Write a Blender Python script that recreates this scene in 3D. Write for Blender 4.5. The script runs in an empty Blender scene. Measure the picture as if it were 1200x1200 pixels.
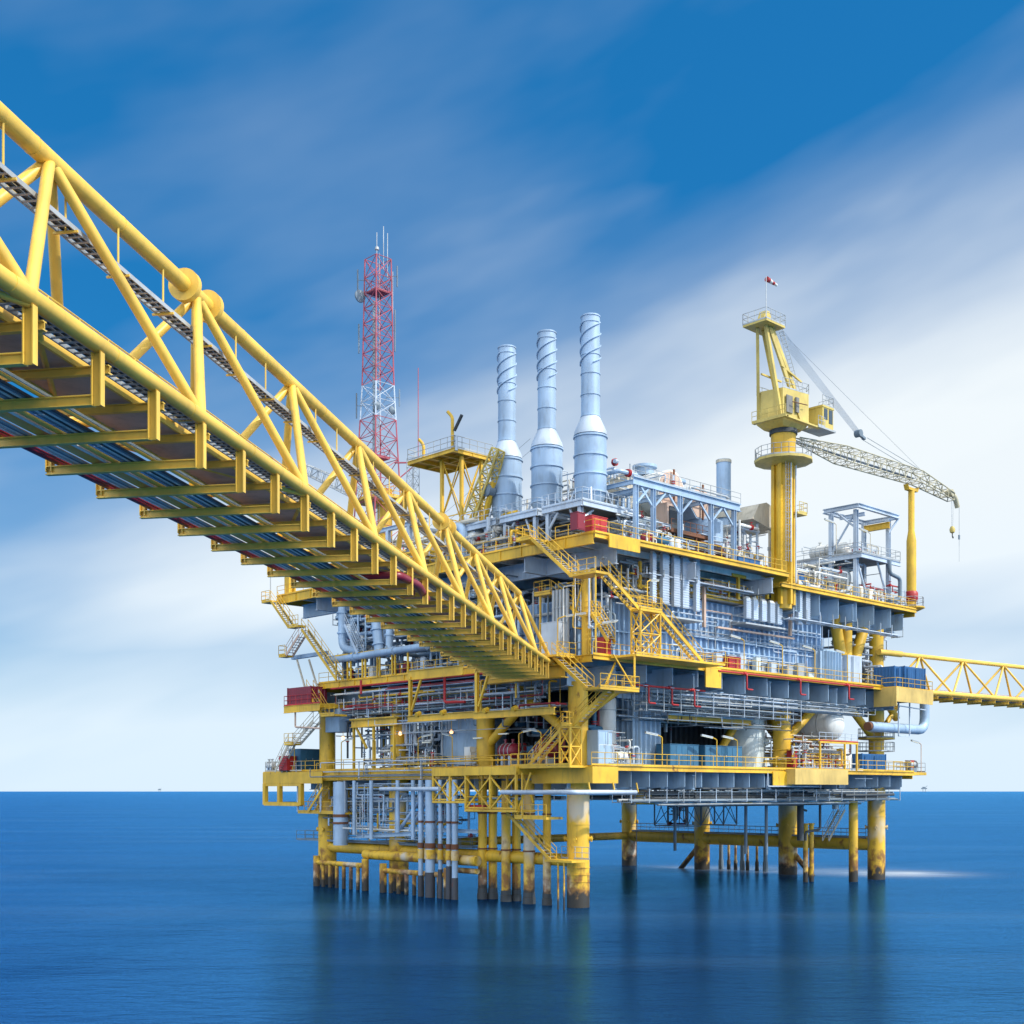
import bpy, math, random
from mathutils import Vector
random.seed(7)
R = math.radians
C = bpy.context.scene.collection
sc = bpy.context.scene

# ------------------------------------------------------------ camera, sky, sun, exposure
F = 1463.0                      # focal length in pixels of a 1200 px wide picture
EYE = 10.0
cam = bpy.data.cameras.new('camera'); camo = bpy.data.objects.new('camera', cam); C.objects.link(camo)
camo.location = (0, 0, EYE); camo.rotation_euler = (R(90), 0, 0)
cam.sensor_width = 36; cam.lens = 36 * F / 1200; cam.shift_y = 0.2725
cam.clip_start = 0.5; cam.clip_end = 60000
sc.camera = camo
sc.view_settings.view_transform = 'Standard'; sc.view_settings.look = 'None'
sc.view_settings.exposure = 0.27; sc.view_settings.gamma = 1.0

SUN_EL, SUN_AZ = 43.0, 112.0     # azimuth measured clockwise from the viewing direction
sd = Vector((math.cos(R(SUN_EL)) * math.sin(R(SUN_AZ)), math.cos(R(SUN_EL)) * math.cos(R(SUN_AZ)), math.sin(R(SUN_EL))))
sun = bpy.data.lights.new('sun', 'SUN'); sun.energy = 3.5; sun.angle = R(1.5); sun.color = (1.0, 0.95, 0.86)
suno = bpy.data.objects.new('sun', sun); C.objects.link(suno); suno.location = (60, -40, 120)
suno.rotation_euler = (-sd).to_track_quat('-Z', 'Y').to_euler()

def nd(nt, t, **kw):
    n = nt.nodes.new(t)
    for k, v in kw.items(): setattr(n, k, v)
    return n
def mth(nt, op, a, b=None, clamp=False):
    n = nd(nt, 'ShaderNodeMath', operation=op, use_clamp=clamp)
    for i, s in enumerate((a, b)):
        if s is None: continue
        if isinstance(s, (int, float)): n.inputs[i].default_value = s
        else: nt.links.new(s, n.inputs[i])
    return n.outputs[0]
def ramp(nt, src, stops):
    n = nd(nt, 'ShaderNodeValToRGB')
    e = n.color_ramp.elements
    while len(e) < len(stops): e.new(0.5)
    for i, (p, c) in enumerate(stops):
        e[i].position = p
        e[i].color = (c, c, c, 1) if isinstance(c, (int, float)) else (*c, 1)
    nt.links.new(src, n.inputs[0]); return n.outputs[0]
def mixc(nt, fac, a, b, mode='MIX'):
    n = nd(nt, 'ShaderNodeMix', data_type='RGBA', blend_type=mode)
    for i, s in ((0, fac), (6, a), (7, b)):
        if isinstance(s, (int, float)): n.inputs[i].default_value = s
        elif isinstance(s, tuple): n.inputs[i].default_value = (*s, 1)
        else: nt.links.new(s, n.inputs[i])
    return n.outputs[2]

w = bpy.data.worlds.new('World'); sc.world = w; w.use_nodes = True
nt = w.node_tree; nt.nodes.clear()
sky = nd(nt, 'ShaderNodeTexSky', sky_type='NISHITA'); sky.sun_disc = False
sky.sun_elevation = R(SUN_EL); sky.sun_rotation = R(SUN_AZ); sky.air_density = 1.0; sky.dust_density = 0.4; sky.ozone_density = 3.0
tc = nd(nt, 'ShaderNodeTexCoord'); sep = nd(nt, 'ShaderNodeSeparateXYZ'); nt.links.new(tc.outputs['Generated'], sep.inputs[0])
az = mth(nt, 'ARCTAN2', sep.outputs[0], sep.outputs[1])
el = mth(nt, 'ARCSINE', sep.outputs[2])
azc = mth(nt, 'MINIMUM', mth(nt, 'MAXIMUM', az, -1.2), 1.2)
along = mth(nt, 'ADD', az, mth(nt, 'MULTIPLY', el, 0.32))
across = mth(nt, 'SUBTRACT', el, mth(nt, 'MULTIPLY', azc, 0.34))
def streak(sa, sc_, off, detail=4, rough=0.5):
    cb = nd(nt, 'ShaderNodeCombineXYZ')
    nt.links.new(mth(nt, 'MULTIPLY', along, sa), cb.inputs[0]); nt.links.new(mth(nt, 'MULTIPLY', across, sc_), cb.inputs[1])
    cb.inputs[2].default_value = off
    n = nd(nt, 'ShaderNodeTexNoise'); n.inputs['Scale'].default_value = 1; n.inputs['Detail'].default_value = detail
    n.inputs['Roughness'].default_value = rough; nt.links.new(cb.outputs[0], n.inputs['Vector'])
    return n.outputs[0]
n1 = streak(2.2, 7.0, 1.3); n2 = streak(3.5, 22.0, 5.7, 3, 0.4); n3 = streak(1.6, 11.0, 9.1, 3)
# the long white band that climbs to the right
band = mth(nt, 'SUBTRACT', 0.415, across)
band = mth(nt, 'ADD', band, mth(nt, 'MULTIPLY', mth(nt, 'SUBTRACT', n1, 0.5), 0.22))
band = mth(nt, 'ADD', band, mth(nt, 'MULTIPLY', mth(nt, 'SUBTRACT', n2, 0.5), 0.05))
bm = ramp(nt, mth(nt, 'MULTIPLY', band, 3.4), [(0.0, 0.0), (0.28, 0.20), (0.66, 0.80), (0.95, 0.98)])
# gaps of clear blue low down, under the band
low = mth(nt, 'SUBTRACT', 0.215, el)
low = mth(nt, 'ADD', low, mth(nt, 'MULTIPLY', mth(nt, 'SUBTRACT', n3, 0.5), 0.16))
gm = ramp(nt, mth(nt, 'MULTIPLY', low, 6.0), [(0.0, 0.0), (0.3, 0.0), (0.62, 0.34), (1.0, 0.08)])
bm2 = mth(nt, 'MULTIPLY', bm, mth(nt, 'SUBTRACT', 1.0, gm))
wisp = ramp(nt, n1, [(0.48, 0.0), (0.8, 0.20)])
cm = mth(nt, 'ADD', bm2, mth(nt, 'MULTIPLY', wisp, 0.75), True)
hz = ramp(nt, mth(nt, 'MULTIPLY', mth(nt, 'ABSOLUTE', el), 5.0), [(0.0, 0.72), (0.35, 0.45), (1.0, 0.0)])
cm = mth(nt, 'MAXIMUM', cm, hz)
skyc = mixc(nt, 1.0, sky.outputs[0], (0.20, 0.80, 1.05), 'MULTIPLY')
skyc = mixc(nt, 0.60, skyc, (0.03, 1.30, 3.7))
cloudc = mixc(nt, ramp(nt, mth(nt, 'MULTIPLY', el, 2.2), [(0.0, 0.0), (0.5, 1.0)]), (5.8, 6.8, 7.7), (6.4, 6.9, 7.2))
full = mixc(nt, cm, skyc, cloudc)
# fill light added to the sky behind the viewer and overhead, out of view
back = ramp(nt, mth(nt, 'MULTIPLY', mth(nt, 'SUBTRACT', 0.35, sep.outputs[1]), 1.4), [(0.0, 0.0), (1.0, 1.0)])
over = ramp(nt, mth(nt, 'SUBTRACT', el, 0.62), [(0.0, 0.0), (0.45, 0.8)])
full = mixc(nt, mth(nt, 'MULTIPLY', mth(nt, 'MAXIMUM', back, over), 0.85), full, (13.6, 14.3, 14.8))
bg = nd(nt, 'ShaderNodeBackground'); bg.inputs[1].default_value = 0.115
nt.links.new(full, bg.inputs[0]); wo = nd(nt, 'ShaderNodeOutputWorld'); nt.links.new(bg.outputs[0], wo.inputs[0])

# ------------------------------------------------------------ materials
M = {}
def paint(name, col, rough=0.45, metal=0.0, dirt=0.25, rust=0.0, tide=False, dirtcol=(0.10, 0.08, 0.05), var=0.16, corr=None):
    m = bpy.data.materials.new(name); m.use_nodes = True; t = m.node_tree
    b = t.nodes['Principled BSDF']; b.inputs['Roughness'].default_value = rough; b.inputs['Metallic'].default_value = metal
    g = nd(t, 'ShaderNodeNewGeometry'); pos = g.outputs['Position']
    def noise(scale, stretch=(1, 1, 1), det=4, off=0):
        mp = nd(t, 'ShaderNodeMapping'); mp.inputs['Scale'].default_value = stretch; mp.inputs['Location'].default_value = (off, off * 2, off)
        t.links.new(pos, mp.inputs[0]); n = nd(t, 'ShaderNodeTexNoise'); n.inputs['Scale'].default_value = scale
        n.inputs['Detail'].default_value = det; t.links.new(mp.outputs[0], n.inputs['Vector']); return n.outputs[0]
    big = noise(0.35); fine = noise(3.0, (1, 1, 0.22), 5, 3)
    dark = tuple(c * (1 - var * 1.7) for c in col); light = tuple(min(1, c * (1 + var)) for c in col)
    c = mixc(t, ramp(t, big, [(0.3, 0.0), (0.7, 1.0)]), dark, light)
    c = mixc(t, mth(t, 'MULTIPLY', ramp(t, fine, [(0.50, 0.0), (0.78, 1.0)]), dirt), c, dirtcol)
    if rust > 0:
        rn = noise(1.1, (1, 1, 0.5), 7, 11)
        c = mixc(t, ramp(t, rn, [(0.72 - rust * 0.3, 0.0), (0.80 - rust * 0.3, 0.85)]), c, (0.16, 0.045, 0.014))
    if tide:
        sp = nd(t, 'ShaderNodeSeparateXYZ'); t.links.new(pos, sp.inputs[0]); z = sp.outputs[2]
        wn = noise(1.3, (1, 1, 0.9), 7, 21)
        pale = mth(t, 'MULTIPLY', ramp(t, noise(0.33, (1, 1, .6), 3, 37), [(0.50, 0), (0.62, 0.8)]), ramp(t, mth(t, 'DIVIDE', z, 14.0), [(0.1, 1), (0.62, 1), (0.75, 0)]))
        c = mixc(t, pale, c, (0.52, 0.50, 0.46))
        rz = mth(t, 'ADD', mth(t, 'DIVIDE', z, 9.0), mth(t, 'MULTIPLY', mth(t, 'SUBTRACT', wn, 0.5), 1.5))
        c = mixc(t, ramp(t, rz, [(0.16, 0.85), (0.42, 0.0)]), c, (0.20, 0.075, 0.02))
        mz = mth(t, 'ADD', mth(t, 'DIVIDE', z, 4.0), mth(t, 'MULTIPLY', mth(t, 'SUBTRACT', wn, 0.5), 0.9))
        c = mixc(t, ramp(t, mz, [(0.22, 0.95), (0.36, 0.0)]), c, (0.022, 0.024, 0.022))
    t.links.new(c, b.inputs['Base Color'])
    rr = mth(t, 'ADD', rough - 0.08, mth(t, 'MULTIPLY', fine, 0.2)); t.links.new(rr, b.inputs['Roughness'])
    bp = nd(t, 'ShaderNodeBump'); bp.inputs['Strength'].default_value = 0.12; bp.inputs['Distance'].default_value = 0.03
    t.links.new(noise(2.2, (1, 1, 1), 3, 5), bp.inputs['Height']); t.links.new(bp.outputs[0], b.inputs['Normal'])
    M[name] = m; return m
paint('yellow', (0.72, 0.435, 0.030), 0.45, dirt=0.34, rust=0.16, var=0.18)
paint('brace_yellow', (0.68, 0.42, 0.035), 0.5, dirt=0.35, rust=0.36)
paint('bridge_yellow', (0.80, 0.505, 0.075), 0.42, dirt=0.24, rust=0.06, var=0.15)
paint('leg_yellow', (0.74, 0.45, 0.03), 0.5, dirt=0.3, rust=0.16, tide=True)
paint('blue_grey', (0.33, 0.46, 0.60), 0.5, dirt=0.25, rust=0.03)
paint('wall_blue', (0.25, 0.39, 0.58), 0.5, dirt=0.2, rust=0.03)
paint('pale_steel', (0.50, 0.58, 0.68), 0.42, 0.15, dirt=0.22)
paint('silver', (0.35, 0.48, 0.64), 0.45, 0.15, dirt=0.24, var=0.13)
paint('galv', (0.42, 0.45, 0.47), 0.5, 0.3, dirt=0.3)
paint('white', (0.72, 0.72, 0.69), 0.5, dirt=0.28, rust=0.02)
paint('beige', (0.55, 0.50, 0.40), 0.5, dirt=0.4, rust=0.08)
paint('tank', (0.56, 0.63, 0.64), 0.5, dirt=0.2)
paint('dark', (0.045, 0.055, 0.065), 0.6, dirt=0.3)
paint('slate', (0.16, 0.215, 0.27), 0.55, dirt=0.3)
paint('red', (0.42, 0.02, 0.022), 0.45, dirt=0.15)
paint('maroon', (0.22, 0.012, 0.03), 0.35, dirt=0.1)
paint('orange', (0.95, 0.42, 0.08), 0.35, dirt=0.1, var=0.08)
paint('blue', (0.012, 0.10, 0.27), 0.5, dirt=0.15)
paint('teal', (0.030, 0.13, 0.235), 0.5, dirt=0.2)
paint('splash', (0.05, 0.055, 0.07), 0.6, dirt=0.5, rust=0.25)
paint('rust', (0.17, 0.065, 0.03), 0.8, dirt=0.5, rust=0.3)
paint('brown', (0.58, 0.41, 0.32), 0.7, dirt=0.3, rust=0.1)
paint('mast_red', (0.40, 0.075, 0.11), 0.5, dirt=0.15)
paint('faded_yellow', (0.60, 0.42, 0.12), 0.5, dirt=0.3, rust=0.06)
paint('grate', (0.20, 0.20, 0.19), 0.7, dirt=0.4, rust=0.05)
paint('crane_yellow', (0.60, 0.46, 0.12), 0.45, dirt=0.30, rust=0.06)
paint('boom_grey', (0.44, 0.40, 0.27), 0.5, dirt=0.35)
gm_ = bpy.data.materials.new('glass'); gm_.use_nodes = True
gb = gm_.node_tree.nodes['Principled BSDF']; gb.inputs['Base Color'].default_value = (0.03, 0.06, 0.09, 1); gb.inputs['Roughness'].default_value = 0.06
M['glass'] = gm_
lm = bpy.data.materials.new('lamp_glow'); lm.use_nodes = True
lb = lm.node_tree.nodes['Principled BSDF']; lb.inputs['Base Color'].default_value = (0.8, 0.75, 0.6, 1)
lb.inputs['Emission Color'].default_value = (1.0, 0.45, 0.16, 1); lb.inputs['Emission Strength'].default_value = 3.0
M['lamp_glow'] = lm
dm = bpy.data.materials.new('diffuser'); dm.use_nodes = True
db = dm.node_tree.nodes['Principled BSDF']; db.inputs['Base Color'].default_value = (0.85, 0.80, 0.62, 1); db.inputs['Roughness'].default_value = 0.3
M['diffuser'] = dm

# ------------------------------------------------------------ frames and mesh builder
class Frame:
    def __init__(s, ox, oy, ang):                  # ang: direction of the second axis, clockwise from +Y
        s.o = Vector((ox, oy, 0)); s.ey = Vector((math.sin(ang), math.cos(ang), 0)); s.ex = Vector((math.cos(ang), -math.sin(ang), 0))
    def w(s, p): return s.o + s.ex * p[0] + s.ey * p[1] + Vector((0, 0, p[2]))
RIG = Frame(5.7, 107.6, R(-43.7))                  # u runs along the right hand face, v along the left hand face
WLD = Frame(0, 0, 0)
def Uat(px, v):                                    # where the line of sight meets the plane v = const
    k = (px - 600) / F; o = RIG.o + RIG.ey * v
    return (k * o.y - o.x) / (RIG.ex.x - k * RIG.ex.y)
def Vat(px, u):
    k = (px - 600) / F; o = RIG.o + RIG.ex * u
    return (k * o.y - o.x) / (RIG.ey.x - k * RIG.ey.y)
def Zat(py, u, v): return EYE + (927 - py) * RIG.w((u, v, 0)).y / F
def pv(px, py, v): u = Uat(px, v); return (u, v, Zat(py, u, v))
def pu(px, py, u): v = Vat(px, u); return (u, v, Zat(py, u, v))

class MB:
    def __init__(s, fr=RIG): s.f = fr; s.v = []; s.q = []
    def add(s, vs, fs):
        n = len(s.v); s.v += [Vector(a) for a in vs]; s.q += [tuple(i + n for i in f) for f in fs]; return s
    def box(s, x0, x1, y0, y1, z0, z1):
        return s.add([(x, y, z) for z in (z0, z1) for y in (y0, y1) for x in (x0, x1)],
                     [(0, 2, 3, 1), (4, 5, 7, 6), (0, 1, 5, 4), (2, 6, 7, 3), (0, 4, 6, 2), (1, 3, 7, 5)])
    def cbox(s, c, sx, sy, sz): return s.box(c[0]-sx/2, c[0]+sx/2, c[1]-sy/2, c[1]+sy/2, c[2]-sz/2, c[2]+sz/2)
    def axes(s, p, q):
        d = (Vector(q) - Vector(p)).normalized()
        up = Vector((0, 0, 1)) if abs(d.z) < 0.98 else Vector((1, 0, 0))
        a = d.cross(up).normalized(); return a, a.cross(d).normalized()
    def bar(s, p, q, w_, h):                        # rectangular bar
        p, q = Vector(p), Vector(q); a, b = s.axes(p, q); a *= w_/2; b *= h/2
        vs = [p-a-b, p+a-b, p+a+b, p-a+b, q-a-b, q+a-b, q+a+b, q-a+b]
        return s.add(vs, [(3, 2, 1, 0), (4, 5, 6, 7), (0, 1, 5, 4), (1, 2, 6, 5), (2, 3, 7, 6), (3, 0, 4, 7)])
    def ibeam(s, p, q, w_, h, t=0.04):
        p, q = Vector(p), Vector(q); a, b = s.axes(p, q)
        s.bar(p + b*(h/2-t/2), q + b*(h/2-t/2), w_, t); s.bar(p - b*(h/2-t/2), q - b*(h/2-t/2), w_, t)
        return s.bar(p, q, t, h - 2*t)
    def tube(s, p, q, r, n=8, r2=None, cap=True):
        p, q = Vector(p), Vector(q); a, b = s.axes(p, q); r2 = r if r2 is None else r2; vs = []
        for c, rr in ((p, r), (q, r2)):
            for i in range(n):
                t = 2*math.pi*i/n; vs.append(c + a*math.cos(t)*rr + b*math.sin(t)*rr)
        fs = [(i, (i+1) % n, n+(i+1) % n, n+i) for i in range(n)]
        if cap: fs += [tuple(range(n-1, -1, -1)), tuple(range(n, 2*n))]
        return s.add(vs, fs)
    def path(s, pts, r, n=8, bend=None):            # pipe with rounded elbows
        pts = [Vector(p) for p in pts]; bend = bend or r*2.2; out = [pts[0]]
        for i in range(1, len(pts)-1):
            A, B, D = pts[i-1], pts[i], pts[i+1]; d1, d2 = (A-B), (D-B)
            L = min(bend, d1.length*0.45, d2.length*0.45)
            a, b = B + d1.normalized()*L, B + d2.normalized()*L
            for k in (0, .25, .5, .75, 1): out.append(a*(1-k)**2 + B*2*k*(1-k) + b*k*k)
        out.append(pts[-1])
        prev = None; rings = []
        for i, p in enumerate(out):
            d = (out[min(i+1, len(out)-1)] - out[max(i-1, 0)]).normalized()
            if prev is None: a, _ = s.axes(out[0], out[1])
            else: a = (prev - d*prev.dot(d)); a = a.normalized() if a.length > 1e-6 else s.axes(p, p+d)[0]
            prev = a; b = d.cross(a)
            rings.append([p + a*math.cos(2*math.pi*k/n)*r + b*math.sin(2*math.pi*k/n)*r for k in range(n)])
        fs = []
        for j in range(len(rings)-1):
            for i in range(n): fs.append((j*n+i, j*n+(i+1) % n, (j+1)*n+(i+1) % n, (j+1)*n+i))
        fs += [tuple(range(n-1, -1, -1)), tuple(range((len(rings)-1)*n, len(rings)*n))]
        return s.add([v for r_ in rings for v in r_], fs)
    def lathe(s, c, prof, n=28, axis='z', a0=0.0):   # profile of (radius, height)
        vs = []; c = Vector(c)
        for r, h in prof:
            for i in range(n):
                t = a0 + 2*math.pi*i/n; x, y = r*math.cos(t), r*math.sin(t)
                vs.append(c + Vector((x, y, h) if axis == 'z' else (h, x, y) if axis == 'u' else (y, h, x)))
        k = len(prof); fs = []
        for j in range(k-1):
            for i in range(n): fs.append((j*n+i, j*n+(i+1) % n, (j+1)*n+(i+1) % n, (j+1)*n+i))
        fs += [tuple(range(n-1, -1, -1)), tuple(range((k-1)*n, k*n))]
        return s.add(vs, fs)
    def prism(s, poly, z0, z1):
        n = len(poly)
        return s.add([(x, y, z0) for x, y in poly] + [(x, y, z1) for x, y in poly],
                     [tuple(range(n-1, -1, -1)), tuple(range(n, 2*n))] + [(i, (i+1) % n, n+(i+1) % n, n+i) for i in range(n)])
    def rail(s, pts, h=1.08, sp=1.5, r=0.032, toe=True):
        for a, b in zip(pts, pts[1:]):
            a, b = Vector(a), Vector(b); L = (b-a).length; n = max(1, round(L/sp)); Z = Vector((0, 0, 1))
            for k in range(n+1): p = a.lerp(b, k/n); s.tube(p, p+Z*h, r, 5)
            for hh in (h, h*0.55): s.tube(a+Z*hh, b+Z*hh, r*0.92, 5)
            if toe: s.bar(a+Z*0.08, b+Z*0.08, 0.02, 0.14)
        return s
    def lattice(s, p, q, w0, w1, r, n, rb=None, diag=True):   # square lattice mast or boom
        p, q = Vector(p), Vector(q); a, b = s.axes(p, q); rb = rb or r*0.6
        cs = ((-1, -1), (1, -1), (1, 1), (-1, 1))
        ring = []
        for k in range(n+1):
            t = k/n; c = p.lerp(q, t); w_ = (w0*(1-t)+w1*t)/2; ring.append([c + a*i*w_ + b*j*w_ for i, j in cs])
        for k in range(n):
            for i in range(4):
                s.tube(ring[k][i], ring[k+1][i], r, 6); s.tube(ring[k+1][i], ring[k+1][(i+1) % 4], rb, 5)
                if diag: 
                    j, l = (i, (i+1) % 4) if k % 2 else ((i+1) % 4, i)
                    s.tube(ring[k][j], ring[k+1][l], rb, 5)
        return s
    def build(s, name, mat, parent=None, **kw):
        off = parent_world(parent)
        me = bpy.data.meshes.new(name); me.from_pydata([s.f.w(v) - off for v in s.v], [], s.q)
        me.materials.append(M[mat]); me.polygons.foreach_set('use_smooth', [True]*len(me.polygons))
        me.set_sharp_from_angle(angle=R(38)); me.update()
        o = bpy.data.objects.new(name, me); C.objects.link(o)
        if parent: o.parent = parent
        tag(o, **kw); return o
def parent_world(p):
    v = Vector((0, 0, 0))
    while p is not None: v += p.location; p = p.parent
    return v
def tag(o, label=None, cat=None, group=None, kind=None):
    if label: o['label'] = label
    if cat: o['category'] = cat
    if group: o['group'] = group
    if kind: o['kind'] = kind
    return o
def thing(name, label, cat, p, group=None, fr=RIG):
    o = bpy.data.objects.new(name, None); C.objects.link(o); o.location = fr.w(p); o.empty_display_size = 0.3
    return tag(o, label, cat, group)
def solo(mb, name, mat, label, cat, group=None):     # a thing that is one mesh, origin at its base
    n = len(mb.v); c = sum(mb.v, Vector())/n; c.z = min(v.z for v in mb.v); c = mb.f.w(c)
    me = bpy.data.meshes.new(name); me.from_pydata([mb.f.w(v) - c for v in mb.v], [], mb.q)
    me.materials.append(M[mat]); me.polygons.foreach_set('use_smooth', [True]*len(me.polygons)); me.set_sharp_from_angle(angle=R(38))
    o = bpy.data.objects.new(name, me); C.objects.link(o); o.location = c
    return tag(o, label, cat, group)
def dup(root, dvec, label=None):                     # copy a thing, its parts and their sub-parts
    def cp(o, par):
        c = o.copy(); C.objects.link(c); c.parent = par
        for ch in list(o.children): cp(ch, c)
        return c
    r = cp(root, None); r.location = root.location + dvec
    if label: r['label'] = label
    return r
def rig_d(du, dv, dz=0): return RIG.ex*du + RIG.ey*dv + Vector((0, 0, dz))

# ------------------------------------------------------------ sea
def build_sea():
    m = bpy.data.materials.new('sea_water'); m.use_nodes = True; t = m.node_tree; b = t.nodes['Principled BSDF']
    g = nd(t, 'ShaderNodeNewGeometry')
    def noise(scale, st, det=4, rough=0.5, off=0):
        mp = nd(t, 'ShaderNodeMapping'); mp.inputs['Scale'].default_value = st; mp.inputs['Location'].default_value = (off, off, 0)
        t.links.new(g.outputs['Position'], mp.inputs[0]); n = nd(t, 'ShaderNodeTexNoise'); n.inputs['Scale'].default_value = scale
        n.inputs['Detail'].default_value = det; n.inputs['Roughness'].default_value = rough
        t.links.new(mp.outputs[0], n.inputs['Vector']); return n.outputs[0]
    big = noise(0.012, (1, 2.6, 1), 4)
    c = mixc(t, ramp(t, big, [(0.3, 0), (0.7, 1)]), (0.006, 0.018, 0.054), (0.008, 0.038, 0.108))
    # washed foam trailing from the legs on the right, soft as a long exposure shows it
    sp = nd(t, 'ShaderNodeSeparateXYZ'); t.links.new(g.outputs['Position'], sp.inputs[0])
    def blob(cx, cy, sx, sy):
        ax = mth(t, 'POWER', mth(t, 'ABSOLUTE', mth(t, 'DIVIDE', mth(t, 'SUBTRACT', sp.outputs[0], cx), sx)), 2.0)
        ay = mth(t, 'POWER', mth(t, 'ABSOLUTE', mth(t, 'DIVIDE', mth(t, 'SUBTRACT', sp.outputs[1], cy), sy)), 2.0)
        return mth(t, 'POWER', 2.718, mth(t, 'MULTIPLY', mth(t, 'ADD', ax, ay), -1.0))
    f = mth(t, 'ADD', mth(t, 'MULTIPLY', blob(47, 151, 6.5, 5.5), 0.7), mth(t, 'MULTIPLY', blob(32, 157, 14, 9), 0.3), True)
    f = mth(t, 'ADD', f, mth(t, 'MULTIPLY', blob(20, 160, 12, 6), 0.25), True)
    f = mth(t, 'MULTIPLY', f, ramp(t, noise(0.35, (0.5, 1.6, 1), 5), [(0.25, 0.55), (0.7, 1.0)]))
    st = mth(t, 'MULTIPLY', ramp(t, noise(0.02, (0.35, 2.4, 1), 5, 0.55, 40), [(0.50, 0.0), (0.78, 1.0)]), 0.10)
    c = mixc(t, st, c, (0.25, 0.45, 0.62))
    c = mixc(t, mth(t, 'MULTIPLY', f, 0.85), c, (0.78, 0.84, 0.88))
    t.links.new(c, b.inputs['Base Color'])
    b.inputs['IOR'].default_value = 1.33; b.inputs['Specular IOR Level'].default_value = 0.0
    b.inputs['Subsurface Weight'].default_value = 1.0; b.inputs['Subsurface Scale'].default_value = 12.0; b.inputs['Subsurface Radius'].default_value = (0.6, 0.8, 1.0); b.subsurface_method = 'BURLEY'
    t.links.new(mth(t, 'ADD', 0.30, mth(t, 'MULTIPLY', f, 0.4)), b.inputs['Roughness'])
    h = mth(t, 'ADD', noise(0.55, (1, 2.2, 1), 6, 0.6), mth(t, 'MULTIPLY', noise(0.06, (1, 1.8, 1), 3), 3.0))
    bp = nd(t, 'ShaderNodeBump'); bp.inputs['Strength'].default_value = 0.34; bp.inputs['Distance'].default_value = 0.14
    t.links.new(h, bp.inputs['Height']); t.links.new(bp.outputs[0], b.inputs['Normal'])
    gl = nd(t, 'ShaderNodeBsdfGlossy'); gl.inputs['Color'].default_value = (0.11, 0.46, 0.90, 1); gl.inputs['Roughness'].default_value = 0.20
    t.links.new(bp.outputs[0], gl.inputs['Normal']); fz = nd(t, 'ShaderNodeFresnel'); fz.inputs['IOR'].default_value = 1.6
    fb = nd(t, 'ShaderNodeBump'); fb.inputs['Strength'].default_value = 0.9; fb.inputs['Distance'].default_value = 0.3; t.links.new(h, fb.inputs['Height'])
    t.links.new(fb.outputs[0], fz.inputs['Normal'])
    mx = nd(t, 'ShaderNodeMixShader'); t.links.new(mth(t, 'MULTIPLY', mth(t, 'MULTIPLY', fz.outputs[0], 0.95), mth(t, 'SUBTRACT', 1.0, f)), mx.inputs[0])
    t.links.new(b.outputs[0], mx.inputs[1]); t.links.new(gl.outputs[0], mx.inputs[2])
    t.links.new(mx.outputs[0], t.nodes['Material Output'].inputs['Surface'])
    M['sea'] = m
    s = 30000
    MB(WLD).add([(-s, -s, 0), (s, -s, 0), (s, s, 0), (-s, s, 0)], [(0, 1, 2, 3)]).build('sea', 'sea', kind='structure')
build_sea()
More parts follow.
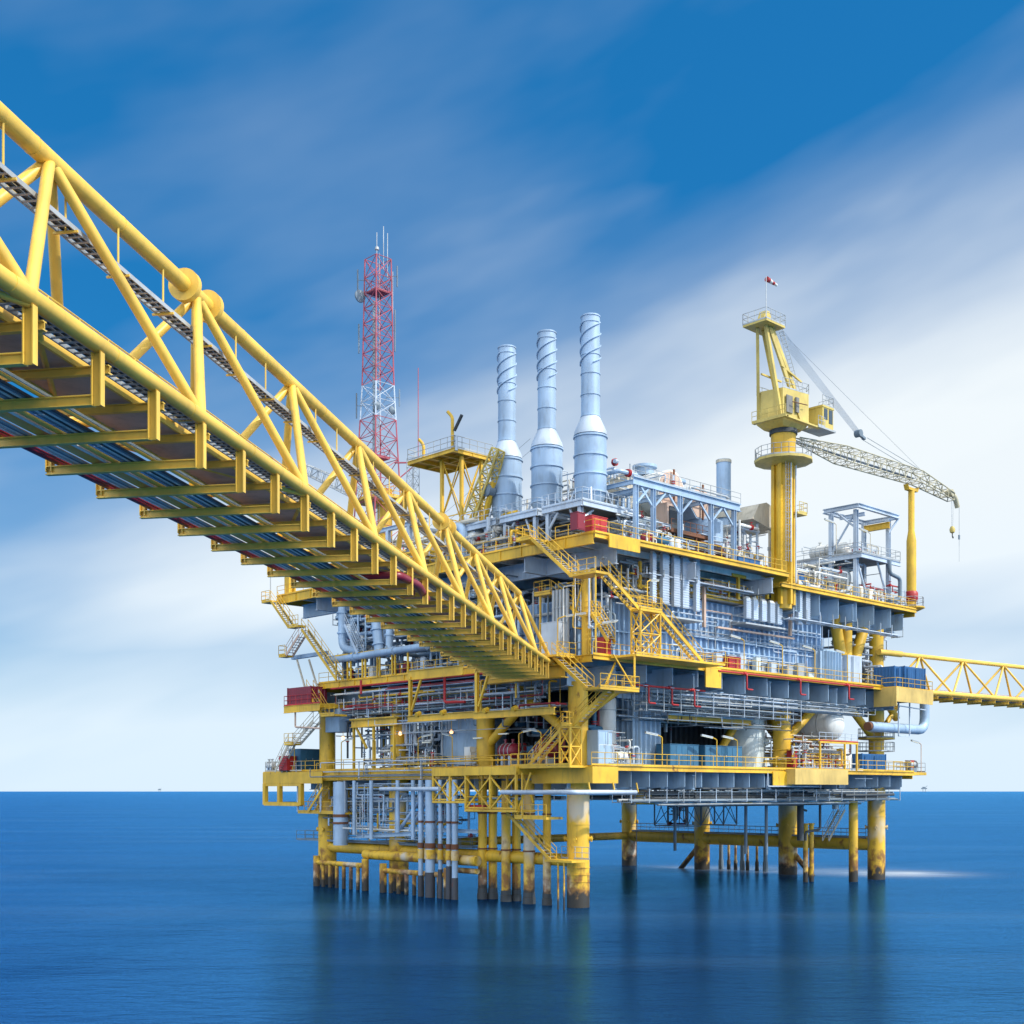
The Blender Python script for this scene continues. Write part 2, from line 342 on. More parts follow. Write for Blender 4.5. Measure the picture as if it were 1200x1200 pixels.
# ------------------------------------------------------------ jacket: legs, braces, caissons, boat guards
ZL, ZM, ZT = 12.15, 21.4, 31.55       # walking levels of the three decks
LV = (0.0, 11.8, 24.7, 37.0)          # the four legs of a row
RU = (0.0, 49.3)                      # the two rows
def jacket():
    t = thing('platform_jacket', 'yellow tubular jacket of eight rust stained legs standing in the sea', 'jacket', (24, 18, 0))
    for u in RU:
        for v in LV:
            r = 0.98 if not (u > 0 and v == LV[1]) else 1.12
            m = MB().tube((u, v, -3), (u, v, ZL-1.0), r, 28)
            for z in (9.2, 7.1): m.tube((u, v, z), (u, v, z+0.12), r+0.03, 28)
            if u == 0 and v == 0:
                for z in (2.2, 2.8, 3.4): m.tube((u, v, z), (u, v, z+0.05), r+0.05, 28)
            for a in range(4):
                if u == 0 and v == LV[1]: break
                if a == 0: l = m.build('leg', 'leg_yellow', t)
                p = MB(); c, s_ = math.cos(a*math.pi/2+.5), math.sin(a*math.pi/2+.5)
                p.tube((u+c*r*.9, v+s_*r*.9, 5.9), (u+c*(r+.28), v+s_*(r+.28), 5.9), 0.17, 10)
                p.cbox((u+c*(r+.2), v+s_*(r+.2), 5.9), 0.10, 0.10, 0.5)
                p.build('padeye', 'leg_yellow', l)
            MB().tube((u, v, ZL-1.0), (u, v, ZM-2.0), 0.86, 26).tube((u, v, ZM-4.2), (u, v, ZM-4.0), 0.9, 26).build('column', 'yellow', t)
            if v == LV[1] or u > 0:
                MB().tube((u, v, ZM), (u, v, ZT-2.5), 0.80, 26).build('column', 'yellow', t)
    zb = 4.0
    MB().tube((0, LV[3], zb), (49.3, LV[3], zb), 0.5, 18).build('brace', 'brace_yellow', t)
    for u in RU:
        for a, b in zip(LV, LV[1:]):
            MB().tube((u, a, zb), (u, b, zb), 0.55 if u == 0 else .78, 20).build('brace', 'brace_yellow', t)
    for a, b in (((49.3, 24.7, 3.5), (49.3, 30, -2)), ((49.3, 11.8, 3.4), (49.3, 6.5, -2))):
        MB().tube(a, b, 0.33, 14).build('brace', 'leg_yellow', t)
    # inclined braces between the lower and the main deck
    for a, b in (((49.3, 0, 15.5), (43.5, 0, ZM-2)), ((49.3, 11.8, 14.6), (49.3, 5.5, ZM-2.2)), ((49.3, 11.8, 14.6), (43, 11.8, ZM-2.2)),
                 ((0, 0, 14.2), (0, 7.4, ZM-2.2)), ((0, 0, 16.2), (5.4, 0, ZM-2.2)), ((0, 11.8, 14), (0, 5.2, ZM-2.4)), ((49.3, 24.7, 14), (49.3, 18, ZM-2.2)),
                 ((24, 3, 14), (29, 3, ZM-2.2)), ((49.3, 0, ZM+.5), (53.8, 0, ZM-3)), ((24, 3, ZM-3), (18.5, 3, ZM-.8))):
        MB().tube(a, b, 0.42, 16).build('brace', 'yellow', t)
    cu_ = Uat(916, 0)
    MB().tube((.5, -.5, ZM), (.5, -.5, ZT-2.5), .42, 20).build('column', 'yellow', t)
    MB().tube((cu_, 0, ZL), (cu_, 0, ZM-2), 0.9, 26).tube((cu_, 0, ZM-3.4), (cu_, 0, ZM-3.2), .95, 26).build('column', 'yellow', t)
    MB().tube((cu_, 0, 14.8), (cu_+6.5, 0, ZM-2.3), .45, 16).build('brace', 'yellow', t)
    MB().tube((cu_, 0, 14.8), (cu_+4.0, 5, ZM-2.3), .38, 16).build('brace', 'yellow', t)
    # inclined props of the upper storey at the open right hand end
    for a, b in (((43.0, 0, ZM), (40.5, 0, ZT-2.5)), ((43.0, 0, ZM), (46.5, 0, ZT-3.5)), ((43, 0, ZM), (43, 0, ZT-2.6))):
        MB().tube(a, b, 0.62, 18).build('brace', 'yellow', t)
    # walkway on the low braces
    m = MB()
    m.box(48.7, 49.9, 1, 36, zb+.62, zb+.68)
    m.rail([(48.7, 1, zb+.68), (48.7, 36, zb+.68)], 1.0, 1.6, 0.028); m.rail([(49.9, 1, zb+.68), (49.9, 36, zb+.68)], 1.0, 1.6, 0.028)
    m.build('walkway', 'slate', t)
    m = MB(); m.box(-.6, .6, 13, 42, zb+.62, zb+.68); m.rail([(-.6, 13, zb+.68), (-.6, 42, zb+.68)], 1.0, 1.6, .028); m.rail([(.6, 13, zb+.68), (.6, 42, zb+.68)], 1., 1.6, .028)
   
    m.build('walkway', 'slate', t)
jacket()

# conductors: the thick pipes that stand beside the near leg
def conductor(px, u, r, label, top=ZL-1.2):
    v = Vat(px, u)
    t = thing('conductor_pipe', label, 'conductor', (u, v, 0), 'conductor pipes rising out of the sea beside the near leg')
    MB().tube((u, v, -3), (u, v, top), r, 20).build('pipe', 'leg_yellow', t)
    m = MB()
    for z in (4.6, 7.9): m.tube((u, v, z), (u, v, z+.14), r+.06, 20)
    m.build('collar', 'rust', t)
    MB().tube((u, v, .0), (u, v, .55), r+.09, 14).tube((u, v, .6), (u, v, 1.0), r+.05, 12).build('marine_growth', 'dark', t)
CN = [('leftmost', 565.5, -.5, .42), ('second', 577.5, .3, .40), ('third', 593, -.7, .42), ('fourth', 605, .4, .40), ('fifth', 620, -.8, .50)]
for nm, px, u, r in CN:
    conductor(px, u, r, '%s of five fat weathered yellow conductor pipes left of the near leg' % nm)
conductor(641, -.6, .36, 'slim yellow pipe standing alone between the conductors and the near leg')
# far conductors seen between the legs
k = 0
for px, u, r, col, nm in ((1000, 44, .50, 'leg_yellow', 'yellow caisson standing just left of the rightmost leg'), (944, 47, .28, 'leg_yellow', 'left of two short yellow caissons beside the rusty brace'), (951, 47, .26, 'leg_yellow', 'right of two short yellow caissons beside the rusty brace')):
    v = Vat(px, u) if px > 990 else 1.5 + (px - 944)*.1
    top = ZL-1.0 if px > 990 else 6.4
    uu = u if px > 990 else Uat(px, 3.0); v = v if px > 990 else 3.0
    solo(MB().tube((uu, v, -3), (uu, v, top), r, 16).tube((uu, v, top-.1), (uu, v, top+.05), r+.1, 16), 'caisson', col, nm, 'caisson')
for i, px in enumerate((845, 854, 862, 870, 876, 887, 897)):
    v = Vat(px, 51.5)
    o = solo(MB().tube((51.5, v, -3), (51.5, v, 3.4), .16 if i % 3 else .26, 10).tube((51.5, v, -.2), (51.5, v, 1.2), .24 if i % 3 else .33, 8), 'fender_post', 'leg_yellow' if i % 3 else 'slate', '%s from the left of the short rusty posts under the far brace' % ('first', 'second', 'third', 'fourth', 'fifth', 'sixth', 'seventh')[i], 'post', 'short posts hanging under the far rusty brace')
# boat guards in front of the left legs: horizontal tubes with many short uprights
def boat_guard(p0, p1, n, ztop, label, extra=None):
    t = thing('boat_guard', label, 'boat guard', (p0[0], p0[1], 0))
    a, b = Vector((*p0, ztop)), Vector((*p1, ztop))
    MB().tube(a, b, .26, 14).build('rail_tube', 'leg_yellow', t)
    for k in range(n):
        p = a.lerp(b, (k+.0)/(n-1)); big = k in (0, n-1)
        MB().tube((p.x, p.y, -3), (p.x, p.y, ztop+(.7 if big else 0)), .36 if big else .20, 12).build('upright', 'leg_yellow', t)
    if extra:
        MB().tube(Vector((*p0, zb2)), Vector((*p1, zb2)), .4, 12).build('rail_tube', 'leg_yellow', t)
    return t
uL = -2.5
boat_guard((uL, Vat(371, uL)), (uL, Vat(428, uL)), 8, 2.5, 'leftmost yellow boat guard with short uprights dipping into the sea')
boat_guard((uL, Vat(449, uL)), (uL, Vat(524, uL)), 9, 2.15, 'wider yellow boat guard with uprights below the hanging blue pipes')
m = MB(); m.tube((uL+1, Vat(524, uL+1), 2.6), (uL+1, Vat(560, uL+1), 2.6), .26, 12); m.tube((uL+.6, Vat(428, uL+.6), 3.6), (uL+.6, Vat(560, uL+.6), 3.6), .48, 16)
solo(m, 'fender_beam', 'leg_yellow', 'heavy rusty yellow beam behind the boat guards at water level', 'beam')
# blue pipes hanging from the lower deck, left
for i, (px, r, zb_, col) in enumerate(((415, .18, 5.6, 'silver'), (435, .2, 5.2, 'silver'), (466, .2, 6.0, 'silver'), (484, .2, 5.4, 'silver'), (493, .24, -3, 'silver'), (504, .46, -3, 'silver'), (516, .2, -3, 'silver'), (526, .24, -3, 'silver'), (533, .28, -3, 'silver'))):
    u = -2.8; v = Vat(px, u); nm = ('first', 'second', 'third', 'fourth', 'fifth', 'thick sixth', 'seventh', 'eighth', 'last')[i]
    t = thing('riser_pipe', '%s pale blue riser from the left under the lower deck edge' % nm, 'riser', (u, v, max(0, zb_)), 'pale blue risers under the left edge of the lower deck')
    MB().tube((u, v, zb_), (u, v, ZL-1.1), r, 14).build('pipe', col, t)
    if zb_ < 0:
        MB().tube((u, v, 4.6), (u, v, 5.1), r+.07, 14).tube((u, v, 7), (u, v, 7.2), r+.05, 14).build('clamp', 'rust', t)
        MB().tube((u, v, -3), (u, v, 2.0+.35*(i % 4)), r+.04, 12).build('splash_sleeve', 'splash', t)
        MB().tube((u, v, 3.6), (u, v, 4.5), r+.09, 12).build('guide', 'leg_yellow', t)
t = thing('pipe_gantry', 'pale blue horizontal frame carrying the risers under the lower deck', 'frame', (-2.4, 20, 5))
m = MB(); m.ibeam((-2.3, Vat(418, -2.3), 5.4), (-2.3, Vat(486, -2.3), 5.9), .3, .4); m.ibeam((-2, Vat(470, -2), 6.3), (-2, Vat(560, -2), 6.3), .3, .35); m.build('beam', 'blue_grey', t)
m = MB()
for a, b in ((468, 505), (480, 512)): m.tube((-2.2, Vat(a, -2.2), 6.2), (-2.2, Vat(b, -2.2), 10.6), .17, 10)
m.build('brace', 'silver', t)

# ------------------------------------------------------------ decks
def deck(name, label, u0, u1, v0, v1, z, fas_u, fas_v, gd, bm='slate', gm='blue_grey', rows=(0.0, 11.8, 24.7, 37)):
    """fas_u / fas_v: (depth, material) of the edge beam on the right hand and the left hand face; gd: girder depth below"""
    t = thing(name, label, 'deck', ((u0+u1)/2, (v0+v1)/2, z-1))
    MB().box(u0+.05, u1-.05, v0+.05, v1-.05, z-.09, z).build('floor_plate', 'grate', t)
    d, mt = fas_u
    m = MB().ibeam((u0, v0, z-d/2), (u1, v0, z-d/2), .28, d, .05)
    m.build('edge_beam', mt, t)
    k = v0+3.3
    while fas_v[0] > .5 and k < v1-1:
        MB().box(u0-.13, u0-.03, k, k+.06, z-fas_v[0]+.06, z-.06).build('stiffener', fas_v[1], t); k += 2.7
    d, mt = fas_v
    m = MB().ibeam((u0-.002, v0+.15, z-d/2), (u0-.002, v1, z-d/2), .28, d, .05); m.build('edge_beam', mt, t)
    m = MB().ibeam((u1, v0+.15, z-.4), (u1, v1, z-.4), .28, .8, .05); m.ibeam((u0, v1, z-.4), (u1, v1, z-.4), .28, .8, .05); m.build('edge_beam', 'yellow', t)
    if True:
        m = MB(); n = int((v1-v0)/2.6)
        for k in range(1, n): m.ibeam((u0+.3, v0+k*2.6, z-.4), (u1-.3, v0+k*2.6, z-.4), .2, .6, .03)
        m.build('floor_beams', bm, t)
        for uu in (u0+3.2, u0+14, u0+26, u0+38, u1-2.2):
            if uu < u1-1: MB().ibeam((uu, v0+.4, z-.7-gd/2), (uu, v1-.4, z-.7-gd/2), .45, gd, .06).build('girder', gm, t)
        for vv in rows:
            MB().ibeam((u0+.4, vv, z-.72-gd/2), (u1-.4, vv, z-.72-gd/2), .45, gd-.03, .06).build('girder', gm, t)
    return t
LD = deck('lower_deck', 'lowest platform deck with yellow edge beams just above the legs', -1.8, 51.5, -3.4, 42.5, ZL, (.42, 'yellow'), (1.05, 'yellow'), 1.3)
MD = deck('main_deck', 'middle platform deck where the big bridge lands', -1.8, 50.0, -3.4, 36.5, ZM, (.40, 'yellow'), (.62, 'yellow'), 1.7)
TD = deck('upper_deck', 'top platform deck carrying the stacks and the crane', -1.8, 26.5, -3.6, 44, ZT, (.45, 'yellow'), (.95, 'yellow'), 1.5, 'white', 'pale_steel', (5.2, 11.8, 24.7, 37))
WD = deck('equipment_deck', 'right part of the top deck under the white process frame', 26.7, 53.5, -2.6, 36, ZT-.8, (.42, 'yellow'), (.4, 'yellow'), 1.8)
# stiffened web plates along the right hand faces: each bay between stiffeners is seen as a lighter panel
def web_row(par, u0, u1, v, zt, d, n, mat='blue_grey', lip=.9):
    m = MB(); m.box(u0, u1, v+2.4, v+2.46, zt-d, zt); m.build('web_plate', mat, par)
    for k in range(n):
        u = u0 + (u1-u0)*(k+.5)/n
        mm = MB(); w9 = 2.35; mm.add([(u, v-.0, zt), (u, v+w9, zt), (u, v+w9, zt-d), (u, v+.0, zt-d*lip)] + [(u+.05, v, zt), (u+.05, v+w9, zt), (u+.05, v+w9, zt-d), (u+.05, v, zt-d*lip)],
               [(0, 1, 2, 3), (7, 6, 5, 4), (0, 3, 7, 4), (3, 2, 6, 7), (1, 0, 4, 5), (2, 1, 5, 6)])
        mm.build('stiffener', mat, par)
web_row(LD, 2, 34, -3.2, ZL-.44, 1.5, 13); web_row(LD, 40.2, 50.5, -3.2, ZL-.44, 1.4, 4)
web_row(WD, 28.5, 50, -2.4, ZT-1.25, 2.3, 6, 'blue_grey')
# cantilever brackets carrying the walkway of the main deck on the right hand face
for k in range(12):
    u = 5.2 + k*3.62
    col = 'blue_grey'; d = 1.75 if k < 4 else 2.0
    m = MB(); y0, y1 = -3.25, .75
    pr = [(y0, ZM-.42), (y1, ZM-.42), (y1, ZM-.42-d), (y0, ZM-.42-d*.86)]
    m.add([(u, a, b) for a, b in pr] + [(u+.06, a, b) for a, b in pr], [(0, 1, 2, 3), (7, 6, 5, 4), (0, 4, 7, 3)[::-1], (0, 3, 7, 4), (3, 2, 6, 7), (1, 0, 4, 5), (2, 1, 5, 6)][:2] + [(3, 2, 6, 7), (1, 0, 4, 5), (2, 1, 5, 6), (0, 3, 7, 4)])
    m.box(u-.2, u+.26, y0, y1, ZM-.42-d-.06, ZM-.42-d)
    m.build('bracket', col, MD)
MB().box(6, 49, .9, .98, ZM-3.0, ZM-.45).build('web_plate', 'blue_grey', MD)
# yellow box panels of the lower and main deck edge
def panel(par, u0, u1, v, z0, z1, mat='yellow'): MB().box(u0, u1, v-.12, v, z0, z1).build('edge_panel', mat, par)
u_a, u_b = Uat(905, -3.5), Uat(927, -3.5)
panel(LD, u_a, u_b, -3.5, ZL-1.6, ZL-.25)
MB().box(Uat(930, -4.4), Uat(992, -4.4), -4.6, -3.42, ZL-1.5, ZL+.05).build('edge_box', 'faded_yellow', LD)
MB().box(-2.3, 0.9, -3.8, -3.55, ZL-1.5, ZL-.1).box(-2.3, -1.96, -3.55, 3.4, ZL-1.5, ZL-.1).build('edge_panel', 'yellow', LD)
panel(MD, Uat(826, -3.6), Uat(844, -3.6), -3.6, ZM-1.9, ZM-.1)
panel(TD, Uat(713, -3.8), Uat(749, -3.8), -3.8, ZT-1.1, ZT-.1)
# railings
def rails(par, segs, mat='yellow', h=1.08, sp=1.7):
    for s_ in segs: MB().rail(s_, h, sp).build('railing', mat, par)
rails(LD, [[(4.5, -3.4, ZL), (38, -3.4, ZL)], [(38, -4.5, ZL), (47, -4.5, ZL)], [(47, -3.4, ZL), (51.5, -3.4, ZL), (51.5, 6, ZL)], [(-1.8, 2.2, ZL), (-1.8, 42, ZL)], [(-2.2, -3.6, ZL), (4.3, -3.6, ZL)]])
rails(MD, [[(10, -3.4, ZM), (50, -3.4, ZM), (50, 3, ZM)], [(-1.8, 6.5, ZM), (-1.8, 36, ZM)], [(-1.8, -3.4, ZM), (8.5, -3.4, ZM)]])
rails(TD, [[(-1.8, -3.6, ZT), (26, -3.6, ZT)], [(-1.8, 3.4, ZT), (-1.8, 44, ZT)], [(-1.8, -3.6, ZT), (-1.8, 1, ZT)]])
rails(WD, [[(28, -2.6, ZT-.8), (53.5, -2.6, ZT-.8), (53.5, 6, ZT-.8)]])
# small gutter pipes of the fire main running along the edges
def firemain(z, u0, u1, v, label, r=.09):
    t = thing('fire_main', label, 'pipe', (u0, v, z))
    MB().path([(u0, v, z), (u1, v, z)], r, 8).build('pipe', 'red', t)
    for k in range(3):
        u = u0+(u1-u0)*(.15+.33*k); MB().path([(u, v, z), (u, v-.25, z-.1), (u, v-.25, z-1.5), (u+.9, v-.25, z-1.5)], r*.9, 8).build('branch', 'red', t)
        MB().tube((u-.2, v, z), (u+.2, v, z), r*1.7, 10).build('flange', 'red', t)
firemain(ZM-.3, Uat(842, -3.75), Uat(1023, -3.75), -3.75, 'long red fire main clipped to the right edge of the middle deck')
firemain(ZM-2.2, Uat(745, -3), Uat(826, -3), -3, 'short red pipe below the middle deck near the stairs')
t = thing('fire_main', 'red pipe running under the left edge of the middle deck', 'pipe', (-2.1, 14, ZM-.7))
MB().path([(-2.15, Vat(388, -2.15), ZM-.75), (-2.15, Vat(575, -2.15), ZM-.75)], .09, 8).build('pipe', 'red', t)
MB().path([(-2.3, Vat(521, -2.3), ZM-.4), (-2.3, Vat(521, -2.3), ZM-3.1), (-2.3, Vat(545, -2.3), ZM-3.2)], .13, 8).build('branch', 'red', t)
MB().path([(-2.3, Vat(423, -2.3), ZM-.2), (-2.3, Vat(423, -2.3), ZM-1.6)], .13, 8).build('branch', 'red', t)

# ------------------------------------------------------------ the big bridge
BA = math.atan(0.1773); BR = Frame(-15.44, 0, BA); K = 1/math.cos(BA)
def bridge():
    t = thing('access_bridge', 'long yellow truss bridge sloping in from the upper left to the middle deck', 'bridge', (0, 20*K, 19), fr=BR)
    zb, ztop, s = 20.85, 26.25, 2.15
    t0, t1 = 3.0, 107.0
    m = MB(BR).tube((0, t0*K, zb), (0, t1*K, zb), .21, 24); y = 9.0
    while y < 105: m.tube((0, y*K-.012, zb), (0, y*K+.012, zb), .219, 24); y += 4.4
    m.build('bottom_chord', 'bridge_yellow', t)
    MB(BR).tube((-2*s, t0*K, zb), (-2*s, t1*K, zb), .21, 24).build('bottom_chord', 'bridge_yellow', t)
    tn = [40.6 + 8.8*k for k in range(-4, 8)]
    m = MB(BR).tube((-s, (tn[0]-2)*K, ztop), (-s, tn[-1]*K, ztop), .25, 26); y = 9.0
    while y < 100: m.tube((-s, y*K-.014, ztop), (-s, y*K+.014, ztop), .26, 26); y += 4.4
    m.build('top_chord', 'bridge_yellow', t)
    for tt in (39.75, 41.5, 74.9, 76.7):
        if True: MB(BR).tube((-s, (tt-.12)*K, ztop), (-s, (tt+.12)*K, ztop), .52, 28).build('flange', 'bridge_yellow', t)
    for i, tt in enumerate(tn):
        for x in (0, -2*s):
            for dt in (-4.4, 4.4):
                m = MB(BR); m.tube((-s, tt*K, ztop), (x, (tt+dt)*K, zb), .155, 16)
                m.build('diagonal', 'bridge_yellow', t)
        MB(BR).tube((0, (tt+4.4)*K, zb), (-2*s, (tt+4.4)*K, zb), .12, 12).build('cross_tube', 'bridge_yellow', t)
        if i % 2: MB(BR).tube((0, (tt-4.4)*K, zb-.15), (-2*s, (tt+4.4)*K, zb-.15), .11, 12).build('plan_brace', 'bridge_yellow', t)
        else: MB(BR).tube((-2*s, (tt-4.4)*K, zb-.15), (0, (tt+4.4)*K, zb-.15), .11, 12).build('plan_brace', 'bridge_yellow', t)
    # cross frames that carry the pipes
    k = 0; tt = 27.4 - 2.93*6
    while tt < 105:
        y = tt*K; m = MB(BR)
        m.ibeam((0, y, zb-.2), (0, y, zb-1.5), .20, .26, .03); m.ibeam((-.1, y, zb-1.36), (-4.85, y, zb-1.36), .18, .26, .03)
        m.ibeam((-4.75, y, zb-1.4), (-4.75, y, zb-.75), .2, .2, .03)
        m.ibeam((0, y+.6, zb-.42), (-3.2, y+.6, zb-.42), .16, .22, .03)
        m.build('cross_frame', 'bridge_yellow', t); tt += 2.93
    # cable ladder hung under the top chord
    def ladder(x, z, w_, nm='cable_ladder', mat='galv'):
        m = MB(BR)
        for sgn in (-1, 1): m.bar((x+sgn*w_/2, 8*K, z), (x+sgn*w_/2, 103*K, z), .03, .13)
        y = 8.0
        while y < 101: m.bar((x-w_/2, y*K, z-.03), (x+w_/2, y*K, z-.03), .08, .03); y += .34
        m.build(nm, mat, t)
        m = MB(BR)
        for q, (dx, r_) in enumerate(((-.13, .035), (-.04, .04), (.07, .03), (.15, .035))): m.tube((x+dx, 8*K, z+.03), (x+dx, 102*K, z+.03), r_, 6)
        m.build('cables', 'dark', t)
    ladder(-s+.1, 24.75, .5); ladder(-.42, zb-.1, .55)
    m = MB(BR); y = 10
    while y < 100: m.tube((-s+.1, y*K, 24.7), (-s+.1, y*K, ztop-.2), .03, 6); m.bar((-s-.25, y*K, 24.66), (-s+.45, y*K, 24.66), .06, .06); y += 2.8
    m.build('tray_hangers', 'bridge_yellow', t)
    # walkway inside the truss
    y = 8.0; m = MB(BR)
    while y < 104: m.box(-2.75, -.95, y*K, (y+2.84)*K, zb-.22, zb-.16); y += 2.93
    m.build('walkway_plate', 'brown', t)
    m = MB(BR)
    for x in (-2.8, -.9): m.bar((x, 8*K, zb-.2), (x, 106*K, zb-.2), .08, .2)
    m.build('walkway_channel', 'bridge_yellow', t)
    m = MB(BR)
    for x in (-2.8, -.9): m.rail([(x, 8*K, zb-.12), (x, 106*K, zb-.12)], 1.08, 1.46, .026)
    m.build('railing', 'bridge_yellow', t)
    # pipes and cables on the cross frames
    def run(x, r, mat, z=None, nm='pipe', n=10):
        MB(BR).tube((x, 8*K, z or zb-1.22+r), (x, 105*K, z or zb-1.22+r), r, n).build(nm, mat, t)
    run(-4.45, .12, 'maroon'); run(-4.16, .06, 'red'); run(-3.3, .29, 'orange', n=16); run(-2.72, .10, 'bridge_yellow')
    for k, x in enumerate((-4.0, -3.9, -3.8, -3.7)): run(x, .036, ('white', 'galv', 'white', 'slate')[k], n=6)
    for k, x in enumerate((-2.45, -2.34, -2.23, -2.12, -2.01, -1.9, -1.79)): run(x, .040, ('silver', 'slate', 'white', 'dark', 'white', 'slate', 'dark')[k], n=6)
    run(-1.5, .05, 'bridge_yellow', n=6); run(-1.3, .04, 'beige', n=6); run(-2.95, .05, 'white', n=6); run(-3.62, .05, 'galv', n=6)
    MB(BR).path([(-4.3, 58.4*K, zb-1.0), (-2.6, 58.4*K, zb-.75), (-.2, 58.4*K, zb-.75), (.05, 61*K, zb-.8), (-.3, 64*K, zb-1.0)], .2, 14).build('expansion_loop', 'maroon', t)
    MB(BR).path([(-4.3, 61.5*K, zb-1.08), (-.3, 61.5*K, zb-1.08)], .15, 12).build('expansion_loop', 'maroon', t)
    # landing end: end frame, stair and saddle
    MB(BR).tube((-s, tn[-1]*K, ztop), (0, 106.9*K, zb), .155, 14).build('end_post', 'bridge_yellow', t)
    MB(BR).tube((-s, tn[-1]*K, ztop), (-2*s, 106.9*K, zb), .155, 14).build('end_post', 'bridge_yellow', t)
    return t
bridge()
# bearing girder under the bridge end and the two yellow frames hanging beside it
def hang_frame(pxa, pya, pxb, pyb, u, label):
    t = thing('support_frame', label, 'frame', (u, Vat(pxa, u), Zat(pyb, u, Vat(pxa, u))))
    va, vb = Vat(pxa, u), Vat(pxb, u); za = ZM-.6; zb = Zat(pyb, u, va)
    MB().ibeam((u, va, zb+.02), (u, va, ZM-.62), .3, .3).build('post', 'yellow', t)
    MB().bar((u, va-.2, zb+.6), (u, va-1.6, ZM-.9), .18, .18).build('strut', 'yellow', t)
    MB().ibeam((u, va+.4, zb-.2), (u, vb, zb-.2), .36, .62, .05).build('beam', 'yellow', t)
    MB().ibeam((u, va+.4, ZM-.5), (u, vb+2, ZM-.5), .3, .9, .05).build('top_beam', 'yellow', t)
    for k in (0.12, .5): v = va+(vb-va)*k; MB().tube((u-.25, v, zb+.12), (u+.25, v, zb+.3), .22, 10).build('clamp', 'yellow', t)
hang_frame(481, 790, 560, 840, -4.0, 'left yellow frame hanging below the middle deck edge')
hang_frame(559, 785, 650, 836, -4.6, 'right yellow frame hanging below the end of the bridge')
m = MB(); m.ibeam((-3.2, 8, ZM-1.35), (-3.2, -1.5, ZM-1.35), .9, 1.1, .07)
solo(m, 'bearing_girder', 'yellow', 'deep yellow girder under the landing end of the big bridge', 'girder')

# ------------------------------------------------------------ stairs
def flight(par, a, b, wd, width=.85, mat='yellow', tmat='galv'):
    """a top, b bottom, wd: sideways unit vector"""
    a, b = Vector(a), Vector(b); wv = Vector(wd)*width
    f = MB().bar(a+Vector((0,0,-.1)), b+Vector((0,0,-.1)), .07, .28).bar(a+wv+Vector((0,0,-.1)), b+wv+Vector((0,0,-.1)), .07, .28).build('flight', mat, par)
    n = max(3, int(abs(a.z-b.z)/.24)); m = MB(); d = (b-a); d.z = 0; d = d.normalized()*.24
    for k in range(1, n):
        p = a.lerp(b, k/n); q = p+wv
        m.add([p-d/2, q-d/2, q+d/2, p+d/2] + [x+Vector((0,0,-.04)) for x in (p-d/2, q-d/2, q+d/2, p+d/2)], [(0,1,2,3), (7,6,5,4), (0,4,5,1), (2,6,7,3)])
    m.build('treads', tmat, f)
    for s_ in (0, 1):
        m = MB(); o = wv*s_; Z = Vector((0, 0, 1)); k = max(2, int((a-b).length/1.5))
        for i in range(k+1): p = a.lerp(b, i/k)+o; m.tube(p, p+Z*1.0, .032, 5)
        for h in (1.0, .55): m.tube(a+o+Z*h, b+o+Z*h, .032, 5)
        m.build('handrail', mat, f)
def landing(par, u0, u1, v0, v1, z, sides='', mat='yellow'):
    l = MB().box(u0, u1, v0, v1, z-.22, z-.02).build('landing', mat, par)
    c = {'f': [(u0, v0, z), (u1, v0, z)], 'b': [(u0, v1, z), (u1, v1, z)], 'l': [(u0, v0, z), (u0, v1, z)], 'r': [(u1, v0, z), (u1, v1, z)]}
    for s_ in sides: MB().rail(c[s_], 1.05, .9).build('railing', mat, l)
def xframe(par, u0, u1, v0, v1, z0, z1, n=1, mat='yellow', r=.06):
    m = MB()
    for u in (u0, u1):
        for v in (v0, v1): m.bar((u, v, z0), (u, v, z1), .13, .13)
    m.build('post', mat, par); m = MB(); h = (z1-z0)/n
    for k in range(n):
        a, b = z0+k*h, z0+(k+1)*h
        for (p, q) in (((u0, v0), (u1, v0)), ((u0, v1), (u1, v1)), ((u0, v0), (u0, v1)), ((u1, v0), (u1, v1))):
            m.tube((*p, a), (*q, b), r, 6); m.tube((*q, a), (*p, b), r, 6); m.bar((*p, b), (*q, b), .09, .09)
    m.build('cross_bracing', mat, par)
# outer stair from the top deck round the near corner
t = thing('outer_staircase', 'long yellow staircase zigzagging down from the top deck at the near corner', 'staircase', (-3, -4, ZM))
flight(t, (-3.0, 1.9, ZT+.1), (-3.0, -2.9, 27.8), (-1, 0, 0))
landing(t, -4.2, -2.6, -5.9, -2.9, 27.8, 'l')
landing(t, -4.0, -1.85, 1.9, 3.6, ZT+.1, 'lb')
a = pv(697, 673, -5.0); b = pv(740, 715, -5.0)
flight(t, (a[0]+.7, -5, 27.75), (b[0], -5, 25.3), (0, -1, 0))
landing(t, b[0], pv(765, 715, -5)[0], -6, -4.9, 25.3, 'fb')
c_ = pv(765, 716, -5); d_ = pv(815, 775, -5)
flight(t, (c_[0], -5, 25.3), (d_[0], -5, ZM+.05), (0, -1, 0))
xframe(t, b[0]+.1, c_[0]-.1, -5.9, -4.9, ZM, 25.1, 2)
MB().box(b[0]-1, d_[0]+2.5, -6.4, -3.55, ZM-.22, ZM-.03).build('landing', 'yellow', t)
MB().rail([(b[0]-1, -6.4, ZM), (c_[0]+2, -6.4, ZM)], 1.05, 1.5).rail([(d_[0]+2.5, -6.4, ZM), (d_[0]+2.5, -3.6, ZM)], 1.05, 1.5).build('railing', 'yellow', t)
m = MB(); m.bar((-2.8, -3.2, 27.5), (-2.2, -1.5, 24.5), .1, .1); m.bar((-3.9, -5.6, 27.6), (-3.9, -5.6, ZM), .1, .1); m.build('prop', 'yellow', t)
